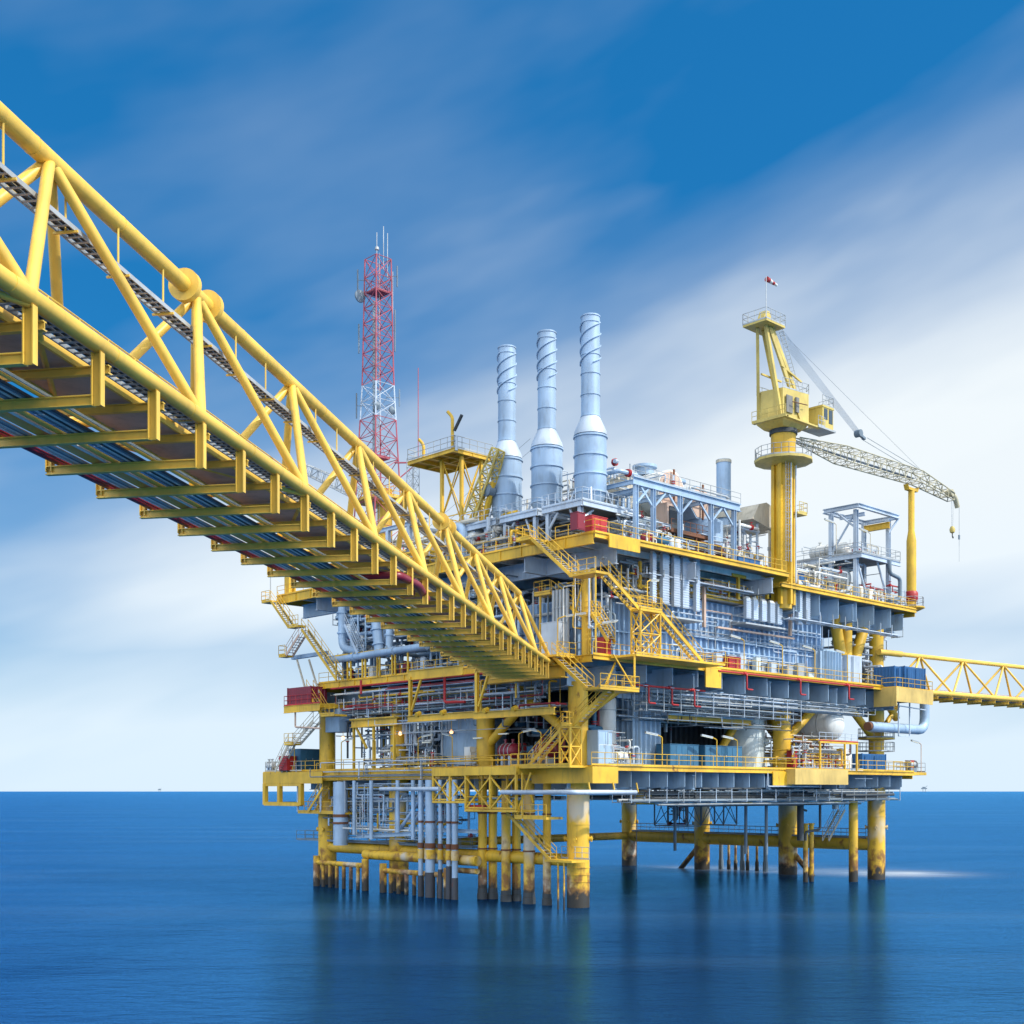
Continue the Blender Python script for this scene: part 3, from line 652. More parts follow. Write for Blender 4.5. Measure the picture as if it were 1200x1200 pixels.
# inner stair behind it
t = thing('inner_staircase', 'yellow staircase behind the outer one against the dark pipe bay', 'staircase', (0, 0, ZM))
flight(t, (.2, 3.4, 27.6), (.2, -.2, 25.2), (1, 0, 0)); landing(t, .1, 1.3, -1.4, -.2, 25.2, 'lf'); flight(t, (.2, -1.4, 25.2), (.2, -3.3, ZM+1.3), (1, 0, 0))
landing(t, 0, 1.4, 3.4, 5.4, 27.6, 'lb')
m = MB(); m.bar((.2, 4.8, ZM), (.2, 4.8, 27.5), .14, .14).bar((.1, -1.2, ZM), (.1, -1.2, 25.1), .12, .12); m.build('prop', 'yellow', t)
# lower stair from the middle deck to the lower deck
t = thing('lower_staircase', 'yellow staircase from the bridge landing down to the lowest deck', 'staircase', (-3, -3, ZL))
flight(t, (-3.0, -.6, ZM+.05), (-3.0, -4.6, 18.4), (-1, 0, 0))
landing(t, -4.2, pv(737, 808, -5)[0]-.3, -6.4, -4.5, 18.4, 'fr')
MB().bar((-2.5, -5.2, 18.3), (1, -3.4, ZM-.5), .12, .12).bar((.2, -6.2, 18.3), (.2, -6.2, ZM-.2), .12, .12).bar((.2, -6.2, 18.4), (-2.4, -6.2, ZM-.3), .1, .1).build('prop', 'yellow', t)
flight(t, (-2.1, -6.0, 18.3), (-2.1, -2.2, 15.6), (-1, 0, 0)); landing(t, -3.4, -1.9, -2.2, -1.2, 15.6, 'lb'); flight(t, (-2.3, -1.2, 15.5), (-2.3, 3.0, ZL+.05), (-1, 0, 0))
xframe(t, -3.3, -2.0, -2.2, -1.0, ZL, 15.3, 2)
landing(t, -4.2, -1.7, -3, 4, ZL, 'l')
MB().box(-4.2, -1.9, -1.5, 9.5, ZM-.2, ZM-.02).build('landing', 'yellow', t)
MB().rail([(-4.2, -.4, ZM), (-4.2, 1.0, ZM)], 1.05, .9).rail([(-4.2, -1.5, ZM), (-1.9, -1.5, ZM)], 1.05, .9).build('railing', 'yellow', t)
# ------------------------------------------------------------ enclosures and bulkheads
def corr(u0, u1, v0, v1, z0, z1, pitch=.85, depth=.28, m=None):
    """corrugated box: ribs stand proud of all four sides"""
    m = m or MB(); m.box(u0, u1, v0, v1, z0, z1)
    n = max(1, int((u1-u0)/pitch))
    for k in range(n):
        a = u0+(u1-u0)*(k+.2)/n; b = u0+(u1-u0)*(k+.68)/n
        for v, s_ in ((v0, -1), (v1, 1)):
            m.add([(a, v, z0+.15), (b, v, z0+.15), (b-.1, v+s_*depth, z0+.15), (a+.1, v+s_*depth, z0+.15), (a, v, z1-.15), (b, v, z1-.15), (b-.1, v+s_*depth, z1-.15), (a+.1, v+s_*depth, z1-.15)],
                  [(0, 1, 2, 3), (7, 6, 5, 4), (0, 3, 7, 4), (3, 2, 6, 7), (2, 1, 5, 6)])
    n = max(1, int((v1-v0)/pitch))
    for k in range(n):
        a = v0+(v1-v0)*(k+.2)/n; b = v0+(v1-v0)*(k+.68)/n
        for u, s_ in ((u0, -1), (u1, 1)):
            m.add([(u, a, z0+.15), (u, b, z0+.15), (u+s_*depth, b-.1, z0+.15), (u+s_*depth, a+.1, z0+.15), (u, a, z1-.15), (u, b, z1-.15), (u+s_*depth, b-.1, z1-.15), (u+s_*depth, a+.1, z1-.15)],
                  [(0, 1, 2, 3), (7, 6, 5, 4), (0, 3, 7, 4), (3, 2, 6, 7), (2, 1, 5, 6)])
    return m
def enclosure(label, u0, u1, v0, v1, z0, z1, mat, cat='module', pitch=.85, doors=(), belts=(), depth=.28, name='equipment_module'):
    t = thing(name, label, cat, ((u0+u1)/2, (v0+v1)/2, z0))
    corr(u0, u1, v0, v1, z0, z1, pitch, depth).build('wall', mat, t)
    for z in belts: MB().box(u0-.34, u1+.34, v0-.34, v1+.34, z, z+.14).build('belt', mat, t)
    for (u, dz) in doors:
        d = MB().box(u, u+1.0, v0-.36, v0-.29, dz, dz+2.1).build('door', 'galv', t)
        MB().box(u+.8, u+.88, v0-.42, v0-.36, dz+1, dz+1.12).build('handle', 'dark', d)
    return t
ua, ub = Uat(772, .3), Uat(962, .3)
enclosure('long blue corrugated wall of the middle deck behind the tall radiators', 9.0, ub, .3, 7, ZM, 28.3, 'wall_blue', belts=(24.6,), doors=((14, ZM+.05), (27, ZM+.05)))
enclosure('blue corrugated room at the near corner behind the stairs', 1.6, 8.6, 1.0, 9, ZM, 27.0, 'wall_blue', belts=(24.3,), doors=((3, ZM+.05),), pitch=.7)
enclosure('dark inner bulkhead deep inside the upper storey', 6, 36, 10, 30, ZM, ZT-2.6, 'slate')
enclosure('pale blue cabin with louvred side near the right end of the middle deck', Uat(965, -1.2), Uat(985, -1.2), -1.2, 2.5, ZM, ZM+3.6, 'blue_grey', 'cabin', pitch=.5)
enclosure('smooth grey blue cabin farthest right on the middle deck', Uat(994, -1.6), Uat(1010, -1.6), -1.6, 1.5, ZM, ZM+3.3, 'pale_steel', 'cabin', pitch=9)
enclosure('dark inner bulkhead deep inside the lower storey', 8.5, 36, 8.5, 29, ZL, ZM-1.8, 'dark')  # dark colour stands in for the deep shade inside this storey
ua = Uat(746, .5)
enclosure('tall grey corrugated shaft between the lowest and middle decks right of the stairs', ua, ua+3.4, .5, 5, ZL, ZM-2.4, 'blue_grey', 'shaft', pitch=.6)
va, vb = Vat(562, 1.5), Vat(516, 1.5)
enclosure('grey panelled shaft on the lowest deck left of the near leg', 1.5, 5, va, vb, ZL, ZM-2.0, 'blue_grey', 'shaft', pitch=1.3, depth=.08)
MB_ = MB()

# ------------------------------------------------------------ radiators / silencers hanging outside the blue wall
def radiator(px, wpx, y0, y1, v, label, grp):
    u0, u1 = Uat(px-wpx/2, v), Uat(px+wpx/2, v); z1, z0 = Zat(y0, u0, v), Zat(y1, u0, v)
    t = thing('finned_radiator', label, 'radiator', ((u0+u1)/2, v, z0), grp)
    w8 = (u1-u0)*.09; u0 += w8; u1 -= w8
    MB().box(u0, u1, v, v+.34, z0, z1).build('casing', 'pale_steel', t)
    m = MB(); n = int((z1-z0)/.22)
    for k in range(n): m.box(u0-.04, u1+.04, v-.05, v+.38, z0+.1+k*.22, z0+.16+k*.22)
    m.build('fins', 'pale_steel', t)
    MB().add([(u0, v, z1), (u1, v, z1), (u1, v+.34, z1), (u0, v+.34, z1), (u0+.1, v+.15, z1+.25), (u1-.1, v+.15, z1+.25), (u1-.1, v+.34, z1+.25), (u0+.1, v+.34, z1+.25)],
             [(3,2,1,0), (4,5,6,7), (0,1,5,4), (1,2,6,5), (2,3,7,6), (3,0,4,7)]).build('hood', 'white', t)
    MB().bar(((u0+u1)/2, v+.34, z0+.5), ((u0+u1)/2, v+1.7, z0+.5), .1, .1).bar(((u0+u1)/2, v+.34, z1-.6), ((u0+u1)/2, v+1.7, z1-.6), .1, .1).build('bracket', 'pale_steel', t)
g1 = 'tall pale radiators in front of the blue wall'
for px, w_, y0, y1, nm in ((767, 5, 648, 706, 'narrow leftmost'), (780.5, 9, 649, 707, 'second'), (793.5, 8.5, 653, 710, 'third'), (804, 8.5, 654, 712, 'fourth'), (818, 5, 652, 716, 'narrow rightmost')):
    radiator(px, w_, y0, y1, -2.2, '%s of the five tall finned radiators under the top deck' % nm, g1)
for k, px in enumerate((877.5, 886, 896, 905.5, 914)):
    radiator(px, 6.5, 701+k*1.6, 724+k*1.8, -1.6, '%s of the five short pale radiators left of the crane column' % ('first', 'second', 'third', 'fourth', 'fifth')[k], 'short pale radiators in front of the blue wall')
for px, nm in ((938, 'left'), (947, 'right')):
    radiator(px, 5.5, 682, 731, -2.2, '%s one of two tall radiators just right of the crane column' % nm, 'pair of tall radiators right of the crane column')
for px0, px1, y, nm in ((760, 822, 718, 'tall'), (872, 918, 729, 'short')):
    a, b = pv(px0, y, -1.7), pv(px1, y, -1.7)
    solo(MB().box(a[0], b[0], -1.9, .12, a[2]-.15, a[2]), 'radiator_shelf', 'galv', 'thin steel shelf under the row of five %s radiators' % nm, 'shelf')

# ------------------------------------------------------------ exhaust stacks and their blue support frames
def stack(v, first=None, nm=''):
    u = 4.0; label = '%s of the three tall pale blue exhaust stacks with spiral strakes' % nm
    if first: return dup(first, rig_d(0, v-2.25), label)
    t = thing('exhaust_stack', label, 'exhaust stack', (u, v, 35.2), 'row of three tall exhaust stacks')
    c = (u, v, 0)
    m = MB(); m.lathe(c, [(1.0, 35.6), (1.45, 36.6), (1.45, 41.8)], 32)
    b = m.build('casing', 'silver', t)
    for z in (36.6, 38.2, 39.9, 41.6): MB().lathe(c, [(1.46, z), (1.56, z), (1.56, z+.13), (1.46, z+.13)], 32).build('band', 'silver', b)
    MB().lathe(c, [(1.5, 41.85), (1.45, 42.2), (.86, 43.5)], 32).build('cone', 'pale_steel', t)
    p = MB().lathe(c, [(.84, 43.4), (.84, 52.2), (.84, 52.6), (.76, 52.6), (.76, 52.0)], 32).build('flue', 'silver', t)
    for z in (43.5, 45.4, 47.3, 49.0, 51.9, 52.45): MB().lathe(c, [(.845, z), (.90, z), (.90, z+.09), (.845, z+.09)], 32).build('band', 'silver', p)
    for h in range(3):
        m = MB(); pts = []
        for k in range(37):
            a = 2*math.pi*(h/3 + k/36*1.15); pts.append((u+.92*math.cos(a), v+.92*math.sin(a), 48.2+k/36*3.7))
        m.path(pts, .065, 6, .01)
        m.build('strake', 'silver', p)
    m = MB()
    for sgn in (-1, 1):
        m.tube((u+1.7, v+.2*sgn+1.0, 35.3), (u+1.7, v+.2*sgn+1.0, 42.5), .035, 5)
    for k in range(24): m.tube((u+1.7, v+.8, 35.4+k*.3), (u+1.7, v+1.2, 35.4+k*.3), .02, 4)
    m.build('ladder', 'pale_steel', t)
    return t
s1 = stack(2.25, nm='nearest and tallest looking')
stack(7.75, s1, 'middle'); stack(13.15, s1, 'farthest left')
def stack_frame(v, label):
    t = thing('support_frame', label, 'frame', (4, v, ZT), 'blue steel frames under the exhaust stacks')
    u0, u1, v0, v1, z = .6, 7.4, v-2.45, v+2.45, 35.2
    MB().box(u0-.3, u1, v0, v1, z-.12, z).build('floor_plate', 'grate', t)
    m = MB().ibeam((u0-.3, v0, z-.3), (u0-.3, v1, z-.3), .25, .5).ibeam((u0-.2, v0, z-.3), (u1, v0, z-.3), .22, .48).ibeam((u1, v0, z-.3), (u1, v1, z-.3), .2, .46); m.build('edge_beam', 'pale_steel', t)
    for uu in (u0, u1-.3):
        for vv in (v0+.5, v1-.5): MB().ibeam((uu, vv, ZT), (uu, vv, z-.55), .36, .36, .05).build('column', 'pale_steel', t)
    for (a, b) in (((u0, v0+.5, ZT+.2), (u0, v0+1.7, z-.6)), ((u0, v1-.5, ZT+1.6), (u0, v1-1.7, z-.6)), ((u1-.3, v0+.5, ZT+.3), (u1-2, v0+.5, z-.6)), ((u0, v0+.5, ZT+2), (u0+1.6, v0+.5, z-.6))):
        MB().tube(a, b, .12, 8).build('brace', 'pale_steel', t)
    MB().rail([(u1, v0, z), (u0-.3, v0, z), (u0-.3, v1, z)], 1.08, .8, .03).build('railing', 'pale_steel', t)
    for k in range(4):
        a = k*math.pi/2+.78; MB().tube((4+2.1*math.cos(a), v+2.1*math.sin(a), z), (4+1.42*math.cos(a), v+1.42*math.sin(a), z+1.7), .1, 8).build('strut', 'pale_steel', t)
stack_frame(2.25, 'nearest blue steel frame carrying an exhaust stack'); stack_frame(7.75, 'middle blue steel frame carrying an exhaust stack'); stack_frame(13.15, 'left blue steel frame carrying an exhaust stack')

# ------------------------------------------------------------ generic process equipment
def pipework(label, u0, u1, v0, v1, z0, z1, n, seed, mats=('pale_steel', 'silver', 'galv'), rs=(.05, .16), vert=.4, name='pipework', segs=4, cat='pipework', sides=8, flanges=True):
    rn = random.Random(seed); t = thing(name, label, cat, ((u0+u1)/2, (v0+v1)/2, z0)); lo, hi = (u0, v0, z0), (u1, v1, z1)
    for k in range(n):
        p = [rn.uniform(lo[i], hi[i]) for i in range(3)]; pts = [tuple(p)]; last = -1
        for s_ in range(rn.randint(2, segs)):
            ax = 2 if (rn.random() < vert and last != 2) else rn.choice([a for a in (0, 1) if a != last])
            if hi[ax]-lo[ax] < .3: ax = (ax+1) % 3
            if ax == last: continue
            q = rn.uniform(lo[ax], hi[ax])
            if abs(q-p[ax]) < .35: continue
            p[ax] = q; pts.append(tuple(p)); last = ax
        if len(pts) < 2: pts = [(p[0], p[1], z0), (p[0], p[1], z1)]
        r = rn.uniform(*rs)*rn.choice((.6, .8, 1, 1)); mat = rn.choice(mats)
        o = MB().path(pts, r, sides).build('pipe', mat, t)
        if flanges and r > .06:
            a, b = Vector(pts[0]), Vector(pts[1]); d = (b-a).normalized(); c = a.lerp(b, rn.uniform(.3, .7))
            m = MB().tube(c-d*.04, c+d*.04, r*1.75, 10).tube(c+d*.16, c+d*.24, r*1.75, 10)
            if rn.random() < .5 and abs(d.z) < .5: m.tube(c+d*.1, c+d*.1+Vector((0, 0, r+.35)), .04, 6).tube(c+d*.1+Vector((0, 0, r+.33)), c+d*.1+Vector((0, 0, r+.37)), .16, 10)
            m.build('valve', rn.choice((mat, 'red', 'galv')), o)
    return t
def rack(label, axis, a0, a1, c, z, levels, n, seed, mats, r=(.04, .09), hang=0.0, w_=1.2, group=None):
    """pipes and trays running together along one axis on hangers; c: position across"""
    rn = random.Random(seed)
    P = (lambda a, b, zz: (a, c+b, zz)) if axis == 'u' else (lambda a, b, zz: (c+b, a, zz))
    t = thing('pipe_rack', label, 'pipe rack', P((a0+a1)/2, 0, z), group)
    for L in range(levels):
        zz = z + L*.55
        for k in range(n):
            b = -w_/2 + w_*(k+.5)/n; rr = rn.uniform(*r); e0, e1 = a0+rn.uniform(0, 1.5), a1-rn.uniform(0, 1.5)
            MB().tube(P(e0, b, zz+rr), P(e1, b, zz+rr), rr, 7).build('pipe', rn.choice(mats), t)
    k = a0+.4
    while k < a1:
        m = MB()
        for L in range(levels): m.bar(P(k, -w_/2-.1, z+L*.55-.04), P(k, w_/2+.1, z+L*.55-.04), .07, .07)
        top = z+levels*.55+hang
        for b in (-w_/2-.1, w_/2+.1): m.bar(P(k, b, z-.1), P(k, b, top), .06, .06)
        m.build('hanger', rn.choice(('pale_steel', 'galv')), t); k += 2.4
    return t
def vessel(label, c, r, L, axis, mat='tank', name='pressure_vessel', cat='vessel', legs=True, seg=28, z0=None):
    t = thing(name, label, cat, (c[0], c[1], c[2]-r-.5 if axis != 'z' else c[2]))
    prof = [(r*math.cos(a), -L/2-r*.5*math.sin(a)) for a in (1.5, 1.2, .9, .6, .3, 0)] + [(r*math.cos(a), L/2+r*.5*math.sin(a)) for a in (0, .3, .6, .9, 1.2, 1.5)]
    if axis == 'z': prof = [(a, b+L/2+r*.5) for a, b in prof]
    s_ = MB().lathe(c, prof, seg, axis).build('shell', mat, t)
    for k in (-.33, .0, .33):
        h = L*k + (L/2+r*.5 if axis == 'z' else 0); MB().lathe(c, [(r+.005, h), (r+.05, h), (r+.05, h+.07), (r+.005, h+.07)], seg, axis).build('band', 'galv', s_)
    if axis != 'z':
        for k in (-.3, .3):
            o = Vector(c); o[0 if axis == 'u' else 1] += L*k
            sx, sy = (.25, r*1.5) if axis == 'u' else (r*1.5, .25)
            if legs: MB().box(o.x-sx/2, o.x+sx/2, o.y-sy/2, o.y+sy/2, (z0 if z0 is not None else c[2]-r-.5), c[2]-r*.62).build('saddle', 'pale_steel', t)
            MB().tube((o.x, o.y, c[2]+r*.9), (o.x, o.y, c[2]+r+.35), .12, 8).tube((o.x, o.y, c[2]+r+.3), (o.x, o.y, c[2]+r+.37), .2, 10).build('nozzle', mat, s_)
    else:
        MB().tube((c[0]+r*.3, c[1], c[2]+L+r*.7), (c[0]+r*.3, c[1], c[2]+L+r+.5), .12, 8).build('nozzle', mat, s_)
        if legs:
            for a in (.6, 2.2, 3.8, 5.4): MB().bar((c[0]+r*.85*math.cos(a), c[1]+r*.85*math.sin(a), c[2]), (c[0]+r*.85*math.cos(a), c[1]+r*.85*math.sin(a), c[2]+.9), .14, .14).build('leg', 'pale_steel', t)
    return t
def cabinet(label, c, sx, sy, h, mat='teal', name='equipment_cabinet', cat='cabinet', group=None):
    t = thing(name, label, cat, c, group); x, y, z = c
    MB().box(x-sx/2, x+sx/2, y-sy/2, y+sy/2, z+.1, z+h).build('body', mat, t)
    MB().box(x-sx/2+.05, x+sx/2-.05, y-sy/2+.05, y+sy/2-.05, z, z+.098).build('plinth', 'dark', t)
    n = max(1, round(sx/.9))
    for k in range(n):
        a = x-sx/2+sx*(k+.06)/n; b = x-sx/2+sx*(k+.94)/n
        d = MB().box(a, b, y-sy/2-.03, y-sy/2-.003, z+.2, z+h-.1).build('door', mat, t)
        MB().box(b-.12, b-.07, y-sy/2-.06, y-sy/2-.03, z+h*.5, z+h*.6).build('handle', 'galv', d)
    MB().box(x-sx/2-.04, x+sx/2+.04, y-sy/2-.05, y+sy/2+.04, z+h+.002, z+h+.06).build('lid', mat, t)
    return t
def skid(label, u, v, z, L, W, seed, H=2.0, mats=('white', 'pale_steel', 'galv', 'beige'), name='process_skid'):
    rn = random.Random(seed); t = thing(name, label, 'skid', (u, v, z))
    m = MB()
    for vv in (v-W/2, v+W/2): m.ibeam((u-L/2, vv, z+.15), (u+L/2, vv, z+.15), .18, .28)
    m.build('base_frame', 'pale_steel', t)
    k = u-L/2+.5; i = 0
    while k < u+L/2-.4:
        ty = rn.choice('vhbpm'); mt = rn.choice(mats); vv = v + rn.uniform(-.25, .25)*W
        if ty == 'v': MB().lathe((k, vv, z+.3), [(.05, 0), (.3, .1), (.36, .3), (.36, H*.7), (.3, H*.8), (.05, H*.86)], 14).build('bottle', mt, t); k += 1.0
        elif ty == 'h': MB().lathe((k+.5, vv, z+.9), [(.1, -.75), (.36, -.6), (.42, 0), (.36, .6), (.1, .75)], 14, 'u').build('motor', rn.choice(('white', 'galv', 'teal', 'maroon')), t); k += 1.7
        elif ty == 'b': MB().box(k-.35, k+.35, vv-.4, vv+.4, z+.3, z+rn.uniform(1, H)).build('panel_box', mt, t); k += 1.0
        elif ty == 'p':
            o = MB().path([(k, vv, z+.3), (k, vv, z+H*.8), (k+.7, vv, z+H*.8), (k+.7, vv, z+.3)], .1, 8).build('pipe', mt, t); k += 1.1
            MB().tube((k-1.1, vv, z+.9), (k-1.1, vv, z+1.0), .2, 10).build('valve', 'red', o)
        else: MB().lathe((k, vv, z+.3), [(.25, 0), (.25, .6), (.12, .65), (.12, 1.1), (.2, 1.15), (.2, 1.3), (.02, 1.32)], 12).build('pump', rn.choice(('red', 'yellow', 'galv', 'teal')), t); k += .8
        i += 1
    for _ in range(6):
        a = rn.uniform(u-L/2, u+L/2-1); b = a+rn.uniform(.8, L*.6); b = min(b, u+L/2); vv = v+rn.uniform(-.5, .5)*W; h = rn.uniform(.6, H)
        MB().path([(a, vv, z+.2), (a, vv, z+h), (b, vv, z+h), (b, vv, z+.2)], rn.uniform(.03, .08), 7).build('pipe', rn.choice(mats), t)
    return t
def lamp(label, u, v, z, h=2.4, du=-.9, dv=0., mat='yellow', group='gooseneck lamps along the deck edges'):
    t = thing('deck_lamp', label, 'lamp', (u, v, z), group)
    MB().path([(u, v, z), (u, v, z+h), (u+du*.6, v+dv*.6, z+h+.25)], .05, 6).build('pole', mat, t)
    a = Vector((u+du*.5, v+dv*.5, z+h+.22)); b = Vector((u+du*1.7, v+dv*1.7, z+h+.42))
    hd = MB().bar(a, b, .22, .12).build('lamp_head', 'galv', t)
    MB().bar(a+Vector((0, 0, -.09)), b+Vector((0, 0, -.09)), .17, .07).build('diffuser', 'diffuser', hd)
# ------------------------------------------------------------ pedestal crane
def crane():
    cv = -1.5; cu = Uat(918, cv)
    t = thing('pedestal_crane', 'yellow pedestal crane with its lattice boom laid to the right on a rest', 'crane', (cu, cv, ZM+7))
    Y = 'crane_yellow'
    m = MB().lathe((cu, cv, 0), [(.85, ZM+7), (.85, 43.2)], 24)
    for k in range(6):
        a = k*math.pi/3+.3; m.bar((cu+1.0*math.cos(a), cv+1.0*math.sin(a), ZM+7.4), (cu+1.0*math.cos(a), cv+1.0*math.sin(a), 43.0), .36, .36)
    p = m.build('pedestal', 'yellow', t)
    m = MB()
    for s_ in (-.22, .22): m.tube((cu+s_-.9, cv-1.05, 33), (cu+s_-.9, cv-1.05, 43), .03, 5)
    for k in range(33): m.tube((cu-1.12, cv-1.05, 33.1+k*.3), (cu-.68, cv-1.05, 33.1+k*.3), .02, 4)
    for k in range(14):
        for j in range(6):
            a0, a1 = math.pi*(1+j/6), math.pi*(1+(j+1)/6)
            m.tube((cu-.9+.38*math.cos(a0), cv-1.05+.38*math.sin(a0), 34+k*.65), (cu-.9+.38*math.cos(a1), cv-1.05+.38*math.sin(a1), 34+k*.65), .02, 4)
    m.build('ladder', 'galv', p)
    MB().tube((cu-.35, cv-1.15, 33), (cu-.35, cv-1.15, 43), .07, 6).tube((cu+.5, cv-1.15, 31), (cu+.5, cv-1.15, 42.8), .09, 6).build('cable_pipe', 'pale_steel', p)
    MB().box(cu+.6, cu+2.3, cv-1.3, cv+.9, 38.0, 38.2).rail([(cu+.9, cv-1.3, 38.2), (cu+2.3, cv-1.3, 38.2), (cu+2.3, cv+.8, 38.2)], 1.05, .8).build('small_platform', Y, t)
    MB().lathe((cu, cv, 0), [(1.0, 43.1), (1.25, 43.8), (1.25, 46.0)], 28).build('collar', 'yellow', t)
    r = MB().lathe((cu, cv, 0), [(1.0, 42.9), (2.95, 43.2), (2.95, 43.45), (1.2, 43.46)], 12, a0=.26).build('ring_walkway', Y, t)
    m = MB(); pts = [(cu+2.85*math.cos(.26+k*math.pi/6), cv+2.85*math.sin(.26+k*math.pi/6), 43.46) for k in range(13)]
    m.rail(pts, 1.1, .8, .035); m.build('railing', 'galv', r)
    MB().lathe((cu, cv, 0), [(1.4, 46.0), (1.4, 46.45)], 28).build('slew_ring', 'dark', t)
    # machinery house: faceted body
    poly = [(cu-2.3, cv-1.5), (cu+1.5, cv-2.0), (cu+2.3, cv-1.2), (cu+2.3, cv+1.6), (cu-1.9, cv+1.9), (cu-2.7, cv+.8)]
    h = MB().prism(poly, 47.0, 50.0).build('machinery_house', Y, t)
    low = [(cu+(x-cu)*.72, cv+(y-cv)*.72) for x, y in poly]
    n = 6; MB().add([(x, y, 46.45) for x, y in low]+[(x, y, 46.995) for x, y in poly], [tuple(range(n-1, -1, -1)), tuple(range(n, 2*n))]+[(i, (i+1) % n, n+(i+1) % n, n+i) for i in range(n)]).build('turntable', Y, t)
    m = MB(); m.box(cu-3.1, cu+3.0, cv-2.5, cv-2.05, 46.75, 46.9).box(cu-3.3, cu-2.8, cv-2.5, cv+1.5, 46.76, 46.91)
    m.rail([(cu-3.3, cv-2.5, 46.9), (cu-3.3, cv+1.5, 46.9)], 1.05, .9); m.build('side_walkway', Y, t)
    MB().rail([(x, y, 50.0) for x, y in poly[:5]], 1.0, .9, .035).build('railing', 'galv', h)
    MB().box(cu-2.0, cu-1.0, cv-1.78, cv-1.66, 47.6, 49.3).box(cu-.6, cu-.1, cv-1.95, cv-1.80, 47.8, 49.3).build('vent_grille', 'grate', h)
    MB().tube((cu-1.5, cv-2.1, 48.6), (cu+.8, cv-2.3, 48.7), .05, 6).build('exhaust_pipe', 'rust', h)
    # cab
    c0 = (cu+3.4, cv-2.4)
    c = MB().box(c0[0], c0[0]+2.0, c0[1], c0[1]+1.7, 47.0, 49.1).box(c0[0]-.06, c0[0]+2.06, c0[1]-.06, c0[1]+1.76, 49.1, 49.3).build('cab', 'crane_yellow', t)
    MB().box(c0[0]+.25, c0[0]+.9, c0[1]-.03, c0[1]-.002, 47.9, 49.0).box(c0[0]+2.002, c0[0]+2.03, c0[1]+.25, c0[1]+1.45, 47.5, 49.0).box(c0[0]+1.15, c0[0]+1.85, c0[1]-.03, c0[1]-.002, 47.6, 49.0).build('window', 'glass', c)
    MB().box(c0[0]-1.0, c0[0]+2.2, c0[1]-.2, c0[1]+1.8, 46.8, 46.98).rail([(c0[0], c0[1], 49.32), (c0[0]+2, c0[1], 49.32), (c0[0]+2, c0[1]+1.7, 49.32)], 1.0, .6, .03).rail([(c0[0]-1, c0[1]-.15, 46.98), (c0[0]+.2, c0[1]-.15, 46.98)], 1.0, .6).build('cab_platform', 'galv', c)
    # A-frame
    tu = Uat(896, cv); zt = 56.0
    for a, b in (((cu-2.3, cv-1.3, 47.2), (tu-.5, cv-.5, zt)), ((cu-2.0, cv+1.6, 47.2), (tu-.5, cv+.5, zt)), ((cu+2.2, cv-1.4, 47.2), (tu+.5, cv-.5, zt)), ((cu+2.2, cv+1.5, 47.2), (tu+.5, cv+.5, zt)), ((cu+.3, cv-1.95, 47), (tu+.1, cv-.5, zt))):
        MB().bar(a, b, .30, .34).build('mast_leg', Y, t)
    MB().bar((cu-2.2, cv-1.2, 52.3), (cu+1.4, cv-1.2, 51.4), .16, .16).bar((cu-2.1, cv+1.2, 52.0), (cu+1.4, cv+1.2, 52.), .16, .16).build('mast_tie', Y, t)
    MB().box(tu-1.7, tu+1.5, cv-1.4, cv+1.4, zt, zt+.22).build('top_platform', Y, t)
    MB().rail([(tu-1.7, cv+1.4, zt+.2), (tu-1.7, cv-1.4, zt+.2), (tu+1.5, cv-1.4, zt+.2), (tu+1.5, cv+1.4, zt+.2), (tu-1.7, cv+1.4, zt+.2)], 1.1, .8, .035).build('railing', 'galv', t)
    MB().add([(tu-.9, cv-.4, zt+.22), (tu+.9, cv-.4, zt+.22), (tu+.3, cv-.4, zt+1.6), (tu-.3, cv-.4, zt+1.6), (tu-.9, cv+.4, zt+.22), (tu+.9, cv+.4, zt+.22), (tu+.3, cv+.4, zt+1.6), (tu-.3, cv+.4, zt+1.6)],
             [(0,1,2,3), (7,6,5,4), (1,5,6,2), (0,3,7,4), (3,2,6,7)]).build('sheave_head', Y, t)
    m = MB()
    for s_ in (0, .45): m.tube((cu+1.9, cv-.9+s_, 50), (tu+1.35, cv-.9+s_, zt+1), .03, 5)
    for k in range(20):
        f = k/20; m.tube((cu+1.9+(tu+1.35-cu-1.9)*f, cv-.9, 50+(zt-49)*f), (cu+1.9+(tu+1.35-cu-1.9)*f, cv-.45, 50+(zt-49)*f), .022, 4)
    m.build('ladder', 'galv', t)
    # boom
    p0 = (cu+2.6, cv, 46.0); tip = pv(1122, 590, cv); kne = pv(1075, 560, cv); mid = pv(985, 533, cv)
    b = MB().lattice(p0, mid, .5, 1.6, .06, 7, .035).build('boom_section', 'boom_grey', t)
    MB().lattice(mid, kne, 1.6, 1.4, .06, 12, .035).build('boom_section', 'boom_grey', t)
    MB().lattice(kne, (tip[0]-1.6, cv, tip[2]+.5), 1.4, .9, .07, 5, .05).build('boom_section', 'boom_grey', t)
    MB().bar((p0[0], cv+.6, p0[2]+.1), (kne[0], cv+.5, kne[2]+.0), .5, .06).build('boom_walkway', 'galv', t)
    MB().path([(tip[0]-2.2, cv, tip[2]+1.1), (tip[0]-.6, cv, tip[2]+.7), (tip[0], cv, tip[2]-.5)], .3, 10).tube((tip[0]-2.0, cv-.4, tip[2]+.9), (tip[0]-2.0, cv+.4, tip[2]+.9), .45, 14).build('boom_head', 'boom_grey', t)
    # luffing ropes
    blk = pv(1006, 508, cv); A = Vector((tu+.9, cv, zt+1.0)); B = Vector(blk)
    m = MB()
    for k in range(8):
        o = Vector((0, -.35+.1*k, .25-.07*k)); m.tube(A+o, B+o*.6, .022, 4)
    m.build('luffing_ropes', 'pale_steel', t)
